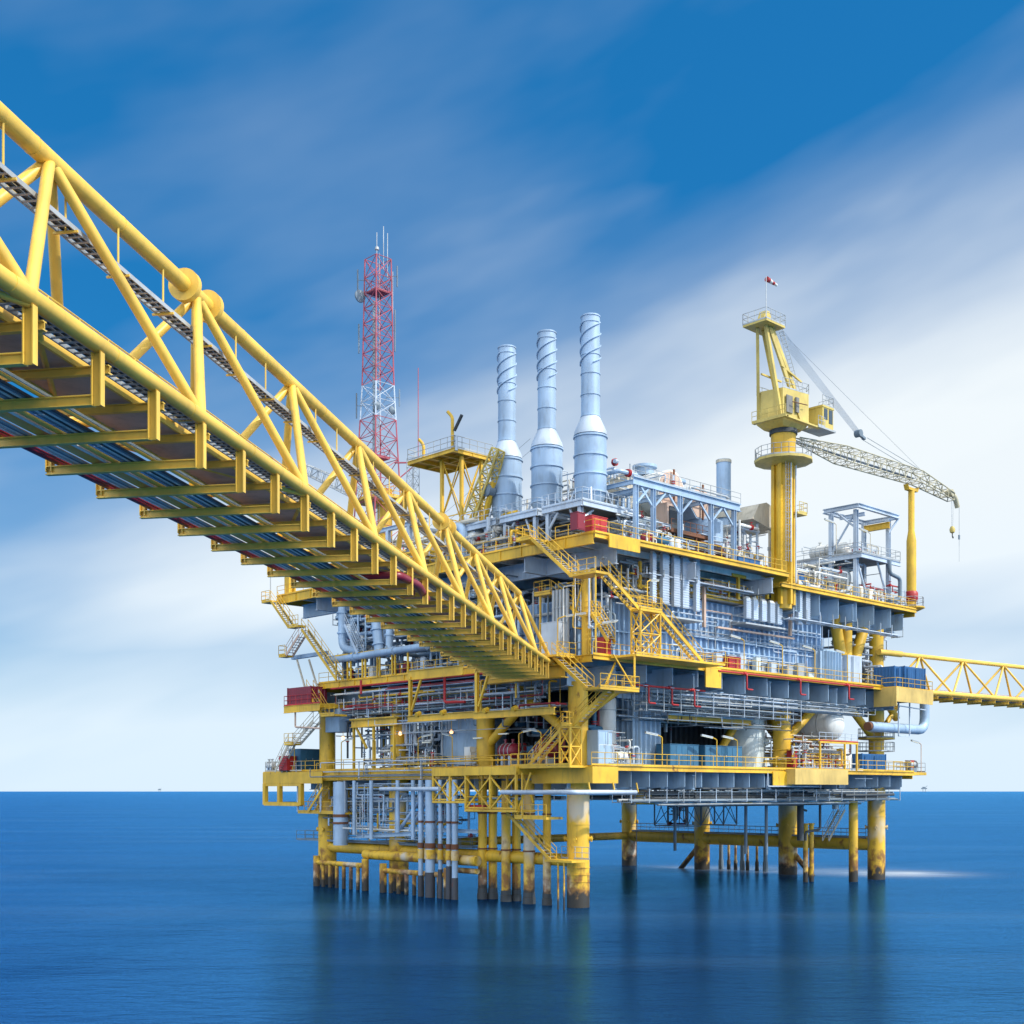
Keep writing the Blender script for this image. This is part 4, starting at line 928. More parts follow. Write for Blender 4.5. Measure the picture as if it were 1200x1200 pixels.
    MB().tube((B.x, cv-.35, B.z), (B.x, cv+.35, B.z), .4, 14).bar(B, B+Vector((1.3, 0, -.35)), .3, .25).build('sheave_block', 'slate', t)
    m = MB(); E = Vector(kne)+Vector((0, 0, .9))
    for s_ in (-.35, .35): m.tube(B+Vector((1.2, s_, -.3)), E+Vector((0, s_, 0)), .035, 5)
    m.tube(A, Vector(kne)+Vector((1, 0, 1)), .02, 4); m.build('pendant_rope', 'galv', t)
    # hook blocks
    hu = Uat(1116, cv); z1 = Zat(618, hu, cv); hz = tip[2]-.2
    m = MB()
    for s_ in (-.12, .12): m.tube((hu+s_, cv, z1), (hu+s_*1.8, cv, hz+.5), .025, 4)
    m.build('hoist_rope', 'galv', t)
    hb = MB().lathe((hu, cv, z1-.75), [(.05, 0), (.28, .15), (.34, .5), (.2, .85)], 12).build('hook_block', Y, t)
    MB().path([(hu, cv, z1-.7), (hu, cv, z1-1.1), (hu+.2, cv, z1-1.3), (hu+.25, cv, z1-1.1)], .07, 6).build('hook', 'dark', hb)
    h2 = Uat(1124, cv); MB().tube((h2, cv, tip[2]-.4), (h2, cv, Zat(640, h2, cv)), .022, 4).tube((h2, cv, Zat(632, h2, cv)), (h2, cv, Zat(627, h2, cv)), .12, 8).tube((h2, cv, Zat(640, h2, cv)), (h2, cv, Zat(658, h2, cv)), .015, 4).build('whip_line', 'slate', t)
    # windsock
    wp = (tu-1.75, cv-1.4)
    w_ = thing('windsock', 'small red and white windsock on a thin pole atop the crane', 'windsock', (wp[0], wp[1], zt+.2))
    MB().tube((wp[0], wp[1], zt+.2), (wp[0], wp[1], zt+4.2), .05, 6).build('pole', 'galv', w_)
    for k in range(4):
        r0, r1 = .26-.035*k, .26-.035*(k+1); MB().tube((wp[0]+.1+k*.42, wp[1], zt+4.0-.03*k), (wp[0]+.52+k*.42, wp[1], zt+3.97-.04*k), r0, 10, r1).build('sock_band', 'red' if k % 2 == 0 else 'white', w_)
    return cu
CU = crane()
# boom rest
cv = -1.5; ru = Uat(1068, cv)
t = thing('boom_rest', 'tall yellow post with a cradle holding the crane boom', 'boom rest', (ru, cv, ZT-.8))
zt = Zat(572, ru, cv); zk = Zat(628, ru, cv)
MB().lathe((ru, cv, 0), [(.55, ZT-.8), (.55, zk-.6), (.36, zk+.6), (.36, zt-.3)], 20).build('post', 'yellow', t)
MB().add([(ru-1.3, cv-.3, zt+.25), (ru-1.0, cv-.3, zt-.35), (ru+1.0, cv-.3, zt-.35), (ru+1.3, cv-.3, zt+.25), (ru+1.05, cv-.3, zt-.05), (ru-1.05, cv-.3, zt-.05)] + [(ru-1.3, cv+.3, zt+.25), (ru-1.0, cv+.3, zt-.35), (ru+1.0, cv+.3, zt-.35), (ru+1.3, cv+.3, zt+.25), (ru+1.05, cv+.3, zt-.05), (ru-1.05, cv+.3, zt-.05)],
         [(0,1,5), (1,2,4,5), (2,3,4), (11,7,6), (11,10,8,7), (10,9,8), (0,6,7,1), (1,7,8,2), (2,8,9,3), (3,9,10,4), (4,10,11,5), (5,11,6,0)]).build('cradle', 'yellow', t)
MB().lathe((ru, cv, 0), [(.8, ZT-.8), (1.5, ZT-.5), (1.5, ZT-.35), (.5, ZT-.34)], 12).build('base_flare', 'yellow', t)
MB().rail([(ru+1.4*math.cos(k*math.pi/4), cv+1.4*math.sin(k*math.pi/4), ZT-.35) for k in range(9)], 1.1, .9).build('railing', 'galv', t)
MB().lathe((ru, cv, ZT+.3), [(.6, 0), (.75, .3), (.75, 1.0), (.6, 1.2)], 16).build('hose_reel', 'red', t)

# ------------------------------------------------------------ lattice radio mast
def mast():
    v = 44.0; u = 13.0; zb, zt = ZT, 75.0
    for _ in range(3):
        k = (443-600)/F; o = RIG.o + RIG.ex*u; v = (k*o.y-o.x)/(RIG.ey.x-k*RIG.ey.y)
    zt = Zat(298, u, v)
    t = thing('radio_mast', 'tall red and white lattice radio mast with antennas behind the bridge', 'mast', (u, v, zb))
    def wd(z): return 4.9-(z-zb)*.082 if z < 59 else 2.65-(z-59)*.03
    zs = [zb, 35, 38.3, 41.4, 44.3, 47, 49.6, 52, 54.3, 56.4, 58.4, 60.3, 62.2, 64, 65.8, 67.6, 69.4, 71.2, zt-.6]
    cs = ((-1, -1), (1, -1), (1, 1), (-1, 1))
    for i in range(len(zs)-1):
        a, b = zs[i], zs[i+1]; wa, wb = wd(a)/2, wd(b)/2; m = MB()
        for j, (x, y) in enumerate(cs):
            x2, y2 = cs[(j+1) % 4]
            m.tube((u+x*wa, v+y*wa, a), (u+x*wb, v+y*wb, b), .085, 6)
            m.tube((u+x*wa, v+y*wa, a), (u+x2*wb, v+y2*wb, b), .045, 5); m.tube((u+x2*wa, v+y2*wa, a), (u+x*wb, v+y*wb, b), .045, 5)
            m.tube((u+x*wb, v+y*wb, b), (u+x2*wb, v+y2*wb, b), .045, 5)
        m.build('mast_section', 'pale_steel' if i in (8, 9) else 'mast_red', t)
    m = MB()
    for s_ in (-.2, .2): m.tube((u-.3+s_, v-.4, zb), (u-.3+s_, v-.4, zt), .03, 5)
    z = zb
    while z < zt: m.tube((u-.5, v-.4, z), (u-.1, v-.4, z), .02, 4); z += .35
    m.build('ladder', 'galv', t)
    m = MB()
    for k in range(4): m.tube((u-.9-.1*k, v-.6, zb), (u-.9-.1*k, v-.6, zt-6), .06, 5)
    m.build('feeder_cables', 'slate', t)
    for z in (69.4, 49.6): MB().box(u-1, u+1, v-1, v+1, z, z+.12).rail([(u-1, v+1, z+.1), (u-1, v-1, z+.1), (u+1, v-1, z+.1), (u+1, v+1, z+.1)], 1.0, .8).build('platform', 'mast_red', t)
    for px_off, z, L in ((-.8, zt, 3), (.2, zt, 4.5), (.8, zt-1, 5), (1.6, zt-5, 4.5)):
        MB().tube((u+px_off, v-.8, z-2), (u+px_off, v-.8, z+L*.7), .045, 5).build('whip_antenna', 'galv', t)
    for (du, z, L) in ((-1.7, 64, 3.5), (1.5, 65, 5), (1.9, 57, 2), (-1.9, 56, 3), (-1.8, 71, 2.5), (1.7, 71.5, 2.5)):
        MB().tube((u+du, v-du*.9, z-L/2), (u+du, v-du*.9, z+L/2), .09, 6).bar((u+du, v-du*.9, z), (u+du*.4, v-du*.4, z), .06, .06).build('panel_antenna', 'slate', t)
    for (du, dv, z, r) in ((-1.7, 1.2, 69.0, .75), (-1.2, -1.4, 55.5, .5), (1.3, -1.2, 55.5, .5)):
        MB().lathe((u+du, v+dv, z), [(r*.2, -.3), (r, 0), (r, .15), (r*.9, .1)], 16, 'v').bar((u+du, v+dv, z), (u+du*.5, v+dv*.5, z), .08, .08).build('dish', 'slate', t)
    MB().bar((u+1.4, v-1.4, 49.2), (u+3.4, v-3.4, 49.2), .16, .16).bar((u+1.5, v-1.5, 47), (u+3.3, v-3.3, 49.1), .12, .12).tube((u+3.4, v-3.4, 49.2), (u+3.4, v-3.4, 60.5), .05, 5).build('antenna_arm', 'mast_red', t)
    MB().lathe((u-.7, v-.7, zt), [(.05, 0), (.25, .1), (.25, .3), (.18, .45), (.05, .5)], 12).build('beacon', 'galv', t)
    # two thin stay wires across to the rig
    m = MB()
    for dz in (0, 1.2): m.tube((u+2, v-2, 37.5+dz), (9, 15, 44+dz), .02, 4)
    solo(m, 'aerial_wire', 'slate', 'pair of thin wires strung from the radio mast toward the stacks', 'wire')
mast()

# ------------------------------------------------------------ yellow lookout tower left of the stacks, and the small lattice derrick
def lookout():
    u = 3.0; va = Vat(520, u); v0, v1 = Vat(541, u), Vat(518, u)
    t = thing('vent_tower', 'open yellow tower with railed top platform left of the stacks', 'tower', (u+1.5, (v0+v1)/2, ZT))
    zt = Zat(532, u, v0); xframe(t, u, u+2.6, v0, v1, ZT, zt, 2, r=.07)
    m = MB()
    for uu in (u, u+2.6):
        for vv in (v0, v1): m.bar((uu, vv, ZT), (uu, vv, zt), .3, .3)
    m.build('column', 'yellow', t)
    tp = MB().box(u-1.45, u+3.55, v0-.55, v1+3.55, zt+.2, zt+.27).build('top_platform', 'faded_yellow', t)
    for k in range(5): y = v0-.5+(v1+4.0-v0)*k/4; MB().ibeam((u-1.5, y, zt), (u+3.6, y, zt), .16, .36).build('floor_beam', 'yellow', tp)
    for x in (u-1.5, u+1, u+3.6): MB().ibeam((x, v0-.6, zt+.02), (x, v1+3.6, zt+.02), .16, .36).build('floor_beam', 'yellow', tp)
    MB().rail([(u+3.6, v0-.6, zt+.3), (u-1.5, v0-.6, zt+.3), (u-1.5, v1+3.6, zt+.3), (u+3.6, v1+3.6, zt+.3)], 1.15, 1.0, .035).build('railing', 'galv', t)
    for (uu, vv, h) in ((u-.9, v1+1.8, 1.7), (u-1.2, v0, 3.4)):
        MB().path([(uu, vv, zt+.3), (uu, vv, zt+h), (uu-.2, vv+.5, zt+h+.6)], .16, 8).build('flare_gun', 'yellow', t)
    MB().tube((u-1.2, v0-.3, zt+2.0), (u-1.2, v0-1.4, zt+3.3), .16, 8).build('flare_gun', 'dark', t)
    MB().tube((u-1.2, v0-.5, zt), (u-1.2, v0-.5, zt+1.5), .2, 8).build('cylinder', 'pale_steel', t)
    t2 = thing('ladder_mast', 'slim silver lattice ladder mast beside the yellow tower', 'mast', (u, v1+4.6, ZT))
    MB().lattice((u, v1+4.6, ZT), (u, v1+4.6, zt+1), .9, .9, .035, 14, .02).build('frame', 'galv', t2)
lookout()
t = thing('derrick', 'short yellow lattice derrick leaning up beside the left stack', 'derrick', (2, Vat(560, 2), ZT))
a = pu(557, 606, 2); b = pu(584, 527, 2)
MB().lattice(a, b, 1.6, .9, .1, 8, .06).build('boom', 'crane_yellow', t)
a2 = pu(566, 612, 2); MB().bar(a2, pu(578, 565, 2), .35, .35).bar(pu(548, 615, 2), pu(572, 572, 2), .3, .3).build('back_leg', 'yellow', t)
MB().lathe((2, Vat(573, 2), Zat(575, 2, Vat(573, 2))), [(.3, -.5), (.6, -.4), (.6, .4), (.3, .5)], 14, 'u').build('winch', 'slate', t)
a = pu(445, 590, 14); b = pu(355, 548, 14)
t = thing('second_crane', 'grey lattice crane boom lying level seen through the bridge truss', 'crane', (14, a[1], ZT))
MB().lattice(a, b, 1.5, 1.1, .07, 12, .05).build('boom', 'galv', t)
MB().tube((14, a[1]-1, ZT), (14, a[1]-1, a[2]+1.5), .9, 18).build('pedestal', 'yellow', t)
MB().lathe((14, a[1]-1, a[2]-.5), [(1.5, 0), (3.2, .4), (3.2, .6), (1.5, .65)], 12).rail([(14+3.1*math.cos(k*math.pi/5), a[1]-1+3.1*math.sin(k*math.pi/5), a[2]+.15) for k in range(11)], 1.05, 1).build('platform', 'yellow', t)

# ------------------------------------------------------------ right hand bridge with its landing
def right_bridge():
    e = math.atan((2550-600)/F); t0 = RIG.w((52.6, -1.6, 0)); fr = Frame(t0.x, t0.y, e)
    t = thing('far_bridge', 'second yellow truss bridge leaving toward the right edge', 'bridge', (0, 0, 21), fr=fr)
    zb, zt, s = 21.3, 25.6, 1.5
    # bottom chords, near side is +x
    for x in (s, -s): MB(fr).tube((x, 1, zb), (x, 75, zb), .28, 18).build('bottom_chord', 'bridge_yellow', t)
    MB(fr).tube((0, -4.5, zt+.0), (0, 75, zt), .25, 18).tube((0, -4.6, zt), (0, -.5, zt), .34, 18).build('top_chord', 'bridge_yellow', t)
    y = 3.0
    for k in range(8):
        yy = y + 8.6*k
        for x in (s, -s):
            for d in (-4.3, 4.3): MB(fr).tube((0, yy, zt), (x, yy+d, zb), .13, 12).build('diagonal', 'bridge_yellow', t)
    m = MB(fr)
    for k in range(26): m.ibeam((-s-.5, 1+k*2.9, zb-.55), (s+.3, 1+k*2.9, zb-.55), .14, .3)
    m.build('cross_frame', 'bridge_yellow', t, kind='stuff')
    MB(fr).box(-1.2, 1.0, 1, 75, zb-.36, zb-.3).build('walkway_plate', 'grate', t)
    MB(fr).tube((.5, 0, zb), (.5, 75, zb), .33, 14).build('pipe', 'bridge_yellow', t)
    MB(fr).tube((-.9, 0, zb+.1), (-.9, 75, zb+.1), .2, 12).build('pipe', 'orange', t)
    MB(fr).rail([(-1.3, 1, zb-.3), (-1.3, 74, zb-.3)], 1.05, 1.8).build('railing', 'brown', t)
right_bridge()
t = thing('container_platform', 'yellow cantilever platform at the right end holding blue containers', 'platform', (52, -2, ZM-1.6))
um, ub = Uat(1050, -5.2), Uat(1092, -5.2)
Z2 = ZM-.25
MB().box(um, ub, -5.2, -3.42, Z2-.14, Z2).box(50.2, ub, -3.42, 2.5, Z2-.14, Z2-.001).build('floor_plate', 'grate', t)
MB().box(um, ub, -5.32, -5.2, Z2-1.5, Z2+.05).box(um-.12, um, -5.32, -2.6, Z2-2.0, Z2+.05).box(ub, ub+.12, -5.32, 2.5, Z2-1.1, Z2+.05).build('edge_beam', 'faded_yellow', t)
MB().rail([(um, -3.5, Z2), (um, -5.25, Z2), (ub, -5.25, Z2), (ub, 2.4, Z2)], 1.1, 1.3).build('railing', 'yellow', t)
MB().tube((49.6, 0, 16.2), (54, 0, Z2-1.3), .3, 12).build('brace', 'yellow', t)
def container(label, u0, v0, z, L=2.6, W=2.2, H=2.1, mat='blue'):
    t = thing('steel_container', label, 'container', (u0+L/2, v0+W/2, z))
    corr(u0, u0+L, v0, v0+W, z+.1, z+H, .35, .05).build('body', mat, t)
    m = MB()
    for x in (u0-.03, u0+L-.09):
        for y in (v0-.06, v0+W-.06): m.box(x, x+.12, y, y+.12, z, z+H+.04)
    m.build('corner_posts', mat, t)
    MB().box(u0+.5, u0+.56, v0-.13, v0-.06, z+.2, z+H-.2).box(u0+L/2, u0+L/2+.06, v0-.13, v0-.06, z+.2, z+H-.2).build('lock_bar', mat, t)
container('blue steel container nearest the rail on the right end platform', um+2.3, -4.9, Z2, 4.6, 2.2, 2.5)
container('darker blue container left on the right end platform', um+.5, -4.7, Z2, 1.6, 2.4, 2.4)
container('rear blue crate behind the two containers of the end platform', 50.8, -2.4, Z2, 1.4, 2.4, 2.3, 'teal')
a, b = Uat(1000, -2.2), Uat(1038, -2.2)
container('blue container on the lowest deck near its right end', Uat(1010, -2.4), -2.4, ZL, 5.0, 2.4, 1.9)
v_ = Vat(364, -3.4); container('red container on the ledge at the far left of the rig', -3.4, v_, ZM-2.3, 2.0, Vat(337, -3.4)-v_, 1.9, 'maroon')
# big bent silver pipe under the container platform
t = thing('bent_pipe', 'fat silver pipe bending up under the right end platform', 'pipe', (54, -4, 17))
a = pv(1030, 852, -3); b = pv(1085, 852, -3); 
MB().path([(a[0]-2, -3, a[2]), (b[0]-.3, -3, a[2]), (b[0]-.3, -3, Z2-1)], .55, 18, 1.8).build('pipe', 'silver', t)
MB().tube((a[0]-2.4, -3, a[2]), (a[0]+.5, -3, a[2]), .48, 16).build('end_sleeve', 'rust', t)
m = MB()
for px in (1053, 1066): u = Uat(px, -3.9); m.bar((u, -3.9, Z2-1.2), (u, -3.9, a[2]-.9), .12, .12)
m.bar((Uat(1053, -3.9), -3.9, a[2]-.9), (Uat(1066, -3.9), -3.9, a[2]-.9), .14, .14).bar((Uat(1053, -3.9), -3.9, a[2]+2.4), (Uat(1085, -3.9), -3.9, a[2]+2.2), .1, .1)
m.build('hanger', 'pale_steel', t)

# ------------------------------------------------------------ white process frame at the right end of the top deck
def white_frame():
    Zw = ZT-.8; u1 = Uat(1003, -1.2); u2 = Uat(1041, -1.2); v2 = Vat(974, u1); zt = Zat(597, u1, -1.2)
    t = thing('process_module', 'open pale steel frame with vessels at the right end of the top deck', 'frame', ((u1+u2)/2, v2/2, Zw))
    for (u, v) in ((u1, -1.2), (u2, -1.2), (u1, v2), (u2, v2)): MB().ibeam((u, v, Zw), (u, v, zt), .42, .42, .06).build('column', 'pale_steel', t)
    o = .8
    for a, b in (((u1-o, -1.2-o, zt+.2), (u2+o, -1.2-o, zt+.2)), ((u1-o, v2+.4, zt+.2), (u2+o, v2+.4, zt+.2)), ((u1-o, -1.2-o, zt+.203), (u1-o, v2+.4, zt+.203)), ((u2+o, -1.2-o, zt+.203), (u2+o, v2+.4, zt+.203))):
        MB().ibeam(a, b, .4, .45, .06).build('roof_beam', 'pale_steel', t)
    MB().ibeam((u1+1.8, -1.2, zt-.2), (u1+1.8, v2, zt-.2), .3, .4).build('roof_beam', 'pale_steel', t)
    mu = u2-.8; MB().ibeam((mu, -1.8, zt-.9), (mu, v2-.5, zt-.9), .4, .7, .06).build('hoist_beam', 'yellow', t)
    zm = Zat(648, u1, -1.2)
    MB().box(u1-.2, u2+1.2, -2.0, v2+5.5, zm-.1, zm).build('floor_plate', 'grate', t)
    MB().ibeam((u1-.2, -2.0, zm-.35), (u2+1.2, -2.0, zm-.35), .25, .5).ibeam((u1-.2, -2.0, zm-.35), (u1-.2, v2+6, zm-.35), .25, .5).build('edge_beam', 'pale_steel', t)
    MB().rail([(u1-.2, v2+5.5, zm), (u1-.2, -2, zm), (u2+1.2, -2, zm), (u2+1.2, 4, zm)], 1.08, 1.1, .032).build('railing', 'galv', t)
    for a, b in (((u1, -1.2, zt-2), (u1, 1.2, zt)), ((u1, v2, zt-4.5), (u1, v2-3.2, zt)), ((u2, -1.2, zt-1.6), (u2+.9, -1.9, zt)), ((u1, -1.2, zm-.4), (u1+2.6, -1.2, Zw+.2)), ((u2, -1.2, Zw+.5), (u2-2.4, -1.2, zm-.4)), ((u1, v2, Zw+.3), (u1, 3, zm-.4)), ((u1, 7, Zw), (u1, 4.2, zm-.4))):
        MB().tube(a, b, .12, 8).build('brace', 'pale_steel', t)
    for v in (v2+2.7, v2+5.3): MB().ibeam((u1, v, Zw), (u1, v, zm-.4), .3, .3).build('column', 'pale_steel', t)
    vessel('large white horizontal vessel inside the pale process frame', (u1+2.6, 4.5, Zw+3.2), 1.25, 5.2, 'v', 'white', z0=Zw)
    vessel('smaller white vessel low at the front of the process frame', (u1-1.8, 3.2, Zw+1.5), .75, 2.6, 'v', 'white', z0=Zw)
    vessel('white drum lying on the upper floor of the process frame', (u1+2.2, 3.5, zm+1.1), .8, 4.0, 'v', 'white', z0=zm)
    vessel('small upright white vessel left of the process frame', (u1-2.0, 7.5, Zw), .8, 2.0, 'z', 'white')
    skid('cluttered white skid on the upper floor of the process frame', u1+4, 0, zm, 5, 1.6, 5, 1.6)
    skid('white pump skid at the foot of the process frame', u1+3, -1.0, Zw, 7, 1.3, 6, 1.7)
    skid('white skid at the deck edge left of the process frame', u1-4.5, 0, Zw, 5, 2, 7, 2.2)
    pipework('tangle of white pipes around the process frame vessels', u1-3, u2, -1, 7, Zw+.2, zm-.4, 26, 8, ('white', 'pale_steel', 'galv', 'beige'), (.06, .14))
    pipework('pipes on the upper floor of the process frame', u1, u2, -1, 6, zm+.1, zm+2.0, 12, 9, ('white', 'pale_steel', 'beige'), (.04, .1))
    MB().path([(u2-1.5, -2.2, zm-.2), (u2-1.5, -2.2, zm-1.7), (u2+.8, -2.2, zm-2.0), (u2+.8, -2.2, Zw+.9), (u2-1.6, -2.2, Zw+.5)], .22, 12).build('drain_pipe', 'slate', t)
    return u1, u2, zm
W1, W2, WZ = white_frame()
# ------------------------------------------------------------ machinery on the top deck between stacks and crane
t = thing('duct_frame', 'long pale blue steel frame over the brown ducts on the top deck', 'frame', (12, -1.5, ZT))
a = pv(742, 566, -1.6); b = pv(867, 593, -1.6); zf = (a[2]+b[2])/2
MB().ibeam((a[0], -1.6, zf), (b[0], -1.6, zf), .4, .7, .06).build('top_beam', 'silver', t)
MB().ibeam((a[0], 5.5, zf), (b[0], 5.5, zf), .4, .7, .06).build('top_beam', 'silver', t)
for px in (745, 765.5, 797, 833, 860):
    u = Uat(px, -1.6); MB().ibeam((u, -1.6, ZT), (u, -1.6, zf-.36), .36, .36, .05).build('column', 'silver', t)
    MB().ibeam((u, -1.4, zf+.003), (u, 5.3, zf+.003), .25, .4).build('cross_beam', 'silver', t)
    for s_ in (-1, 1):
        if (px, s_) not in ((745, -1), (860, 1)): MB().bar((u, -1.6, zf-2.0), (u+s_*1.7, -1.6, zf-.4), .16, .16).build('knee_brace', 'silver', t)
MB().rail([(a[0], -1.7, zf+.36), (b[0], -1.7, zf+.36)], 1.05, 1.6).build('railing', 'galv', t)
for px in (784, 818):
    u = Uat(px, 1.5)
    z = zf + (1.0 if px < 800 else .6)
    r = 2.0 if px < 800 else 1.7
    tt = thing('air_duct', ('left big white round air duct with brown open face' if px < 800 else 'grey faceted air duct right of the big round one'), 'duct', (u, 2, z-r), 'two large air ducts above the blue frame')
    MB().lathe((u, 4.0, z), [(r, -2.8), (r, 3.5), (r*.7, 4.5)], 26 if px < 800 else 8, 'v', a0=.39).build('shell', 'white' if px < 800 else 'blue_grey', tt)
    MB().lathe((u, 1.19, z), [(r*.93, -.03), (r*.93, .005)], 26 if px < 800 else 8, 'v', a0=.39).build('intake_face', 'brown', tt)
    MB().lathe((u, 4.5, z+r), [(.9, 0), (.9, .7), (1.2, .75), (1.2, 1.0)], 18).build('cowl', 'silver', tt)
    MB().bar((u, .9, z-r), (u, .9, z+r), .12, .2).build('stiffener', 'rust', tt)
u = Uat(792, .2); tt = thing('scaffold_box', 'dark brown louvred box on a rusty scaffold ledge below the big duct', 'box', (u, 0, zf-3.5))
MB().box(u-1.3, u+1.0, .2, 2.2, zf-3.3, zf-.5).build('box', 'brown', tt); MB().box(u-1.0, u+.7, .1, .19, zf-2.9, zf-.8).build('louvre', 'dark', tt)
MB().box(u-2.4, u+3.2, -1.2, 2.5, zf-3.6, zf-3.4).build('ledge', 'rust', tt); MB().rail([(u-2.4, -1.2, zf-3.4), (u+3.2, -1.2, zf-3.4)], 1, .9).build('railing', 'rust', tt)
u = Uat(842, .2); tt = thing('turbine_intake', 'silver drum with rusty underside under the right part of the blue frame', 'drum', (u, 1, zf-4))
MB().lathe((u, 2, 0), [(1.0, zf-4.2), (1.9, zf-3.6), (1.9, zf-1.0), (1.2, zf-.6)], 24).build('drum', 'silver', tt); MB().lathe((u, 2, 0), [(1.0, zf-4.6), (2.2, zf-4.3), (2.2, zf-3.95), (1.0, zf-3.9)], 12).build('collar', 'rust', tt)
for a_ in (0.5, 2.1, 3.7, 5.2): MB().bar((u+1.2*math.cos(a_), 2+1.2*math.sin(a_), ZT), (u+1.2*math.cos(a_), 2+1.2*math.sin(a_), zf-4.4), .16, .16).build('leg', 'slate', tt)
u = Uat(848, 4); zt_ = Zat(539, u, 4)
tt = thing('short_stack', 'single short pale blue stack behind the duct frame', 'stack', (u, 4, zf))
MB().lathe((u, 4, 0), [(.74, zf-1), (.74, zt_), (.66, zt_), (.66, zt_-.4)], 26).build('flue', 'silver', tt); MB().lathe((u, 4, 0), [(.76, zf+.6), (1.0, zf+.6), (1.0, zf+1.9), (.76, zf+1.9)], 26).lathe((u, 4, 0), [(.74, zt_-.35), (.8, zt_-.35), (.8, zt_-.05), (.74, zt_-.05)], 26).build('collar', 'beige', tt)
enclosure('long grey green turbine housing on the top deck under the brown duct', Uat(748, 1.2), Uat(782, 1.2), 1.2, 6.5, ZT, ZT+3.9, 'tank', 'housing', pitch=2.4, depth=.05)
enclosure('beige box with dark roof behind the near exhaust stack', Uat(735, 4), Uat(752, 4), 4, 7.5, ZT+4.4, ZT+8.6, 'beige', 'box', pitch=1.6, depth=.05)
vessel('beige rounded vessel seen behind the blue frame near the stack', (Uat(757, 3), 5, ZT+5.4), 1.4, 4, 'u', 'beige', legs=False)
u = Uat(886, 1.5); z = Zat(606, u, 1.5)
tt = thing('exhaust_hood', 'beige hood shaped duct standing left of the crane column', 'duct', (u, 1.5, ZT))
MB().add([(u-2.0, .5, z-.6), (u+1.9, .5, z-1.4), (u+1.9, .5, z+1.0), (u+.4, .5, z+1.4), (u-.9, .5, z+1.0), (u-2.0, 3.5, z-.6), (u+1.9, 3.5, z-1.4), (u+1.9, 3.5, z+1.0), (u+.4, 3.5, z+1.4), (u-.9, 3.5, z+1.0)],
         [(0,1,2,3,4), (9,8,7,6,5), (0,5,6,1), (1,6,7,2), (2,7,8,3), (3,8,9,4), (4,9,5,0)]).build('hood', 'beige', tt)
for du in (-.8, 1.4):
    for v in (.8, 3.2): MB().bar((u+du, v, ZT), (u+du, v, z-.9), .2, .2).build('leg', 'pale_steel', tt)
skid('cluttered white pump skid between the duct frame and the crane column', Uat(884, .5), .5, ZT, 6.5, 2, 11, 2.6)
cabinet('low dark blue cabinet row beside the foot of the crane column', (Uat(873, -1.2), -1.2, ZT), 3.6, 1.0, 1.1, 'blue')
cabinet('small blue cabinet right of the crane column foot', (Uat(933, -1), -1, ZT-.8), 1.6, .9, 1.6, 'blue')
pipework('white pipes and valves stacked left of the crane column', Uat(866, 0), Uat(903, 0), 0, 4, ZT+.3, ZT+5.5, 40, 12, ('white', 'pale_steel', 'white', 'beige'), (.06, .22))
pipework('dark pipes between the legs of the duct frame', Uat(800, .5), Uat(858, .5), .5, 4, ZT+.3, zf-3.5, 26, 13, ('galv', 'slate', 'rust', 'pale_steel'), (.05, .14), vert=.6)
pipework('grey pipes around the bases of the exhaust stacks', 1.5, 8, 0, 15, ZT+.2, ZT+3.2, 30, 14, ('pale_steel', 'galv', 'silver', 'beige'), (.06, .2), vert=.35)
pipework('silver pipe bends rising behind the near exhaust stack', 6.5, 9, 1, 6, ZT+3, ZT+9, 7, 15, ('silver', 'pale_steel', 'slate'), (.15, .26), vert=.6)
pipework('ladders of thin pipe between the middle and near stacks', 5, 8, 4, 12, 35.3, 41, 14, 16, ('galv', 'pale_steel'), (.04, .09), vert=.7)
for px, c1, nm in ((694, 'red', 'red cabinet at the top deck corner rail'), (703, 'red', 'second red cabinet right beside the corner one'), (677, 'maroon', 'dark red cabinet left of the corner ones')):
    cabinet(nm, (Uat(px, -2.6), -2.6, ZT), .95, .8, 1.5, c1, 'fire_cabinet')
# left part of the top deck, seen over and through the bridge
for i, (px, u, r, L, mt, nm) in enumerate(((545, 1.5, 1.3, 4.5, 'white', 'white horizontal vessel below the yellow tower'), (500, 3, 1.2, 5, 'beige', 'beige horizontal vessel behind the bridge truss'), (580, 9, 1.1, 4, 'beige', 'beige vessel between the derrick and the left stack'))):
    vessel(nm, (u, Vat(px, u), ZT+2.2), r, L, 'v', mt, z0=ZT)
for s_, (p0, p1, nm) in enumerate(((600, 560, 'nearest'), (560, 505, 'middle'), (500, 430, 'farthest'))):
    v0, v1 = Vat(p0, 0), Vat(p1, 0)
    pipework('%s run of pale pipes along the left edge of the top deck' % nm, 0, 5, v0, v1, ZT+.3, ZT+4.5, 26, 20+s_, ('pale_steel', 'silver', 'white', 'beige', 'yellow'), (.06, .26), vert=.4)
t = thing('pipe_loop', 'fat white pipe bent in a hoop below the yellow tower', 'pipe', (0, Vat(545, 0), ZT+1))
MB().path([(0, Vat(528, 0), ZT+1.0), (0, Vat(528, 0), ZT+3.6), (0, Vat(543, 0), ZT+3.6), (0, Vat(543, 0), ZT+.6)], .42, 16, 1.2).build('pipe', 'silver', t)
m = MB()
for px in (430, 455, 480): v = Vat(px, .5); m.ibeam((.5, v, ZT), (.5, v, ZT+5), .4, .4)
m.ibeam((.5, Vat(425, .5), ZT+5.2), (.5, Vat(500, .5), ZT+5.2), .4, .4)
solo(m, 'portal_frame', 'pale_steel', 'plain portal frame at the left top deck seen under the bridge chord', 'frame')

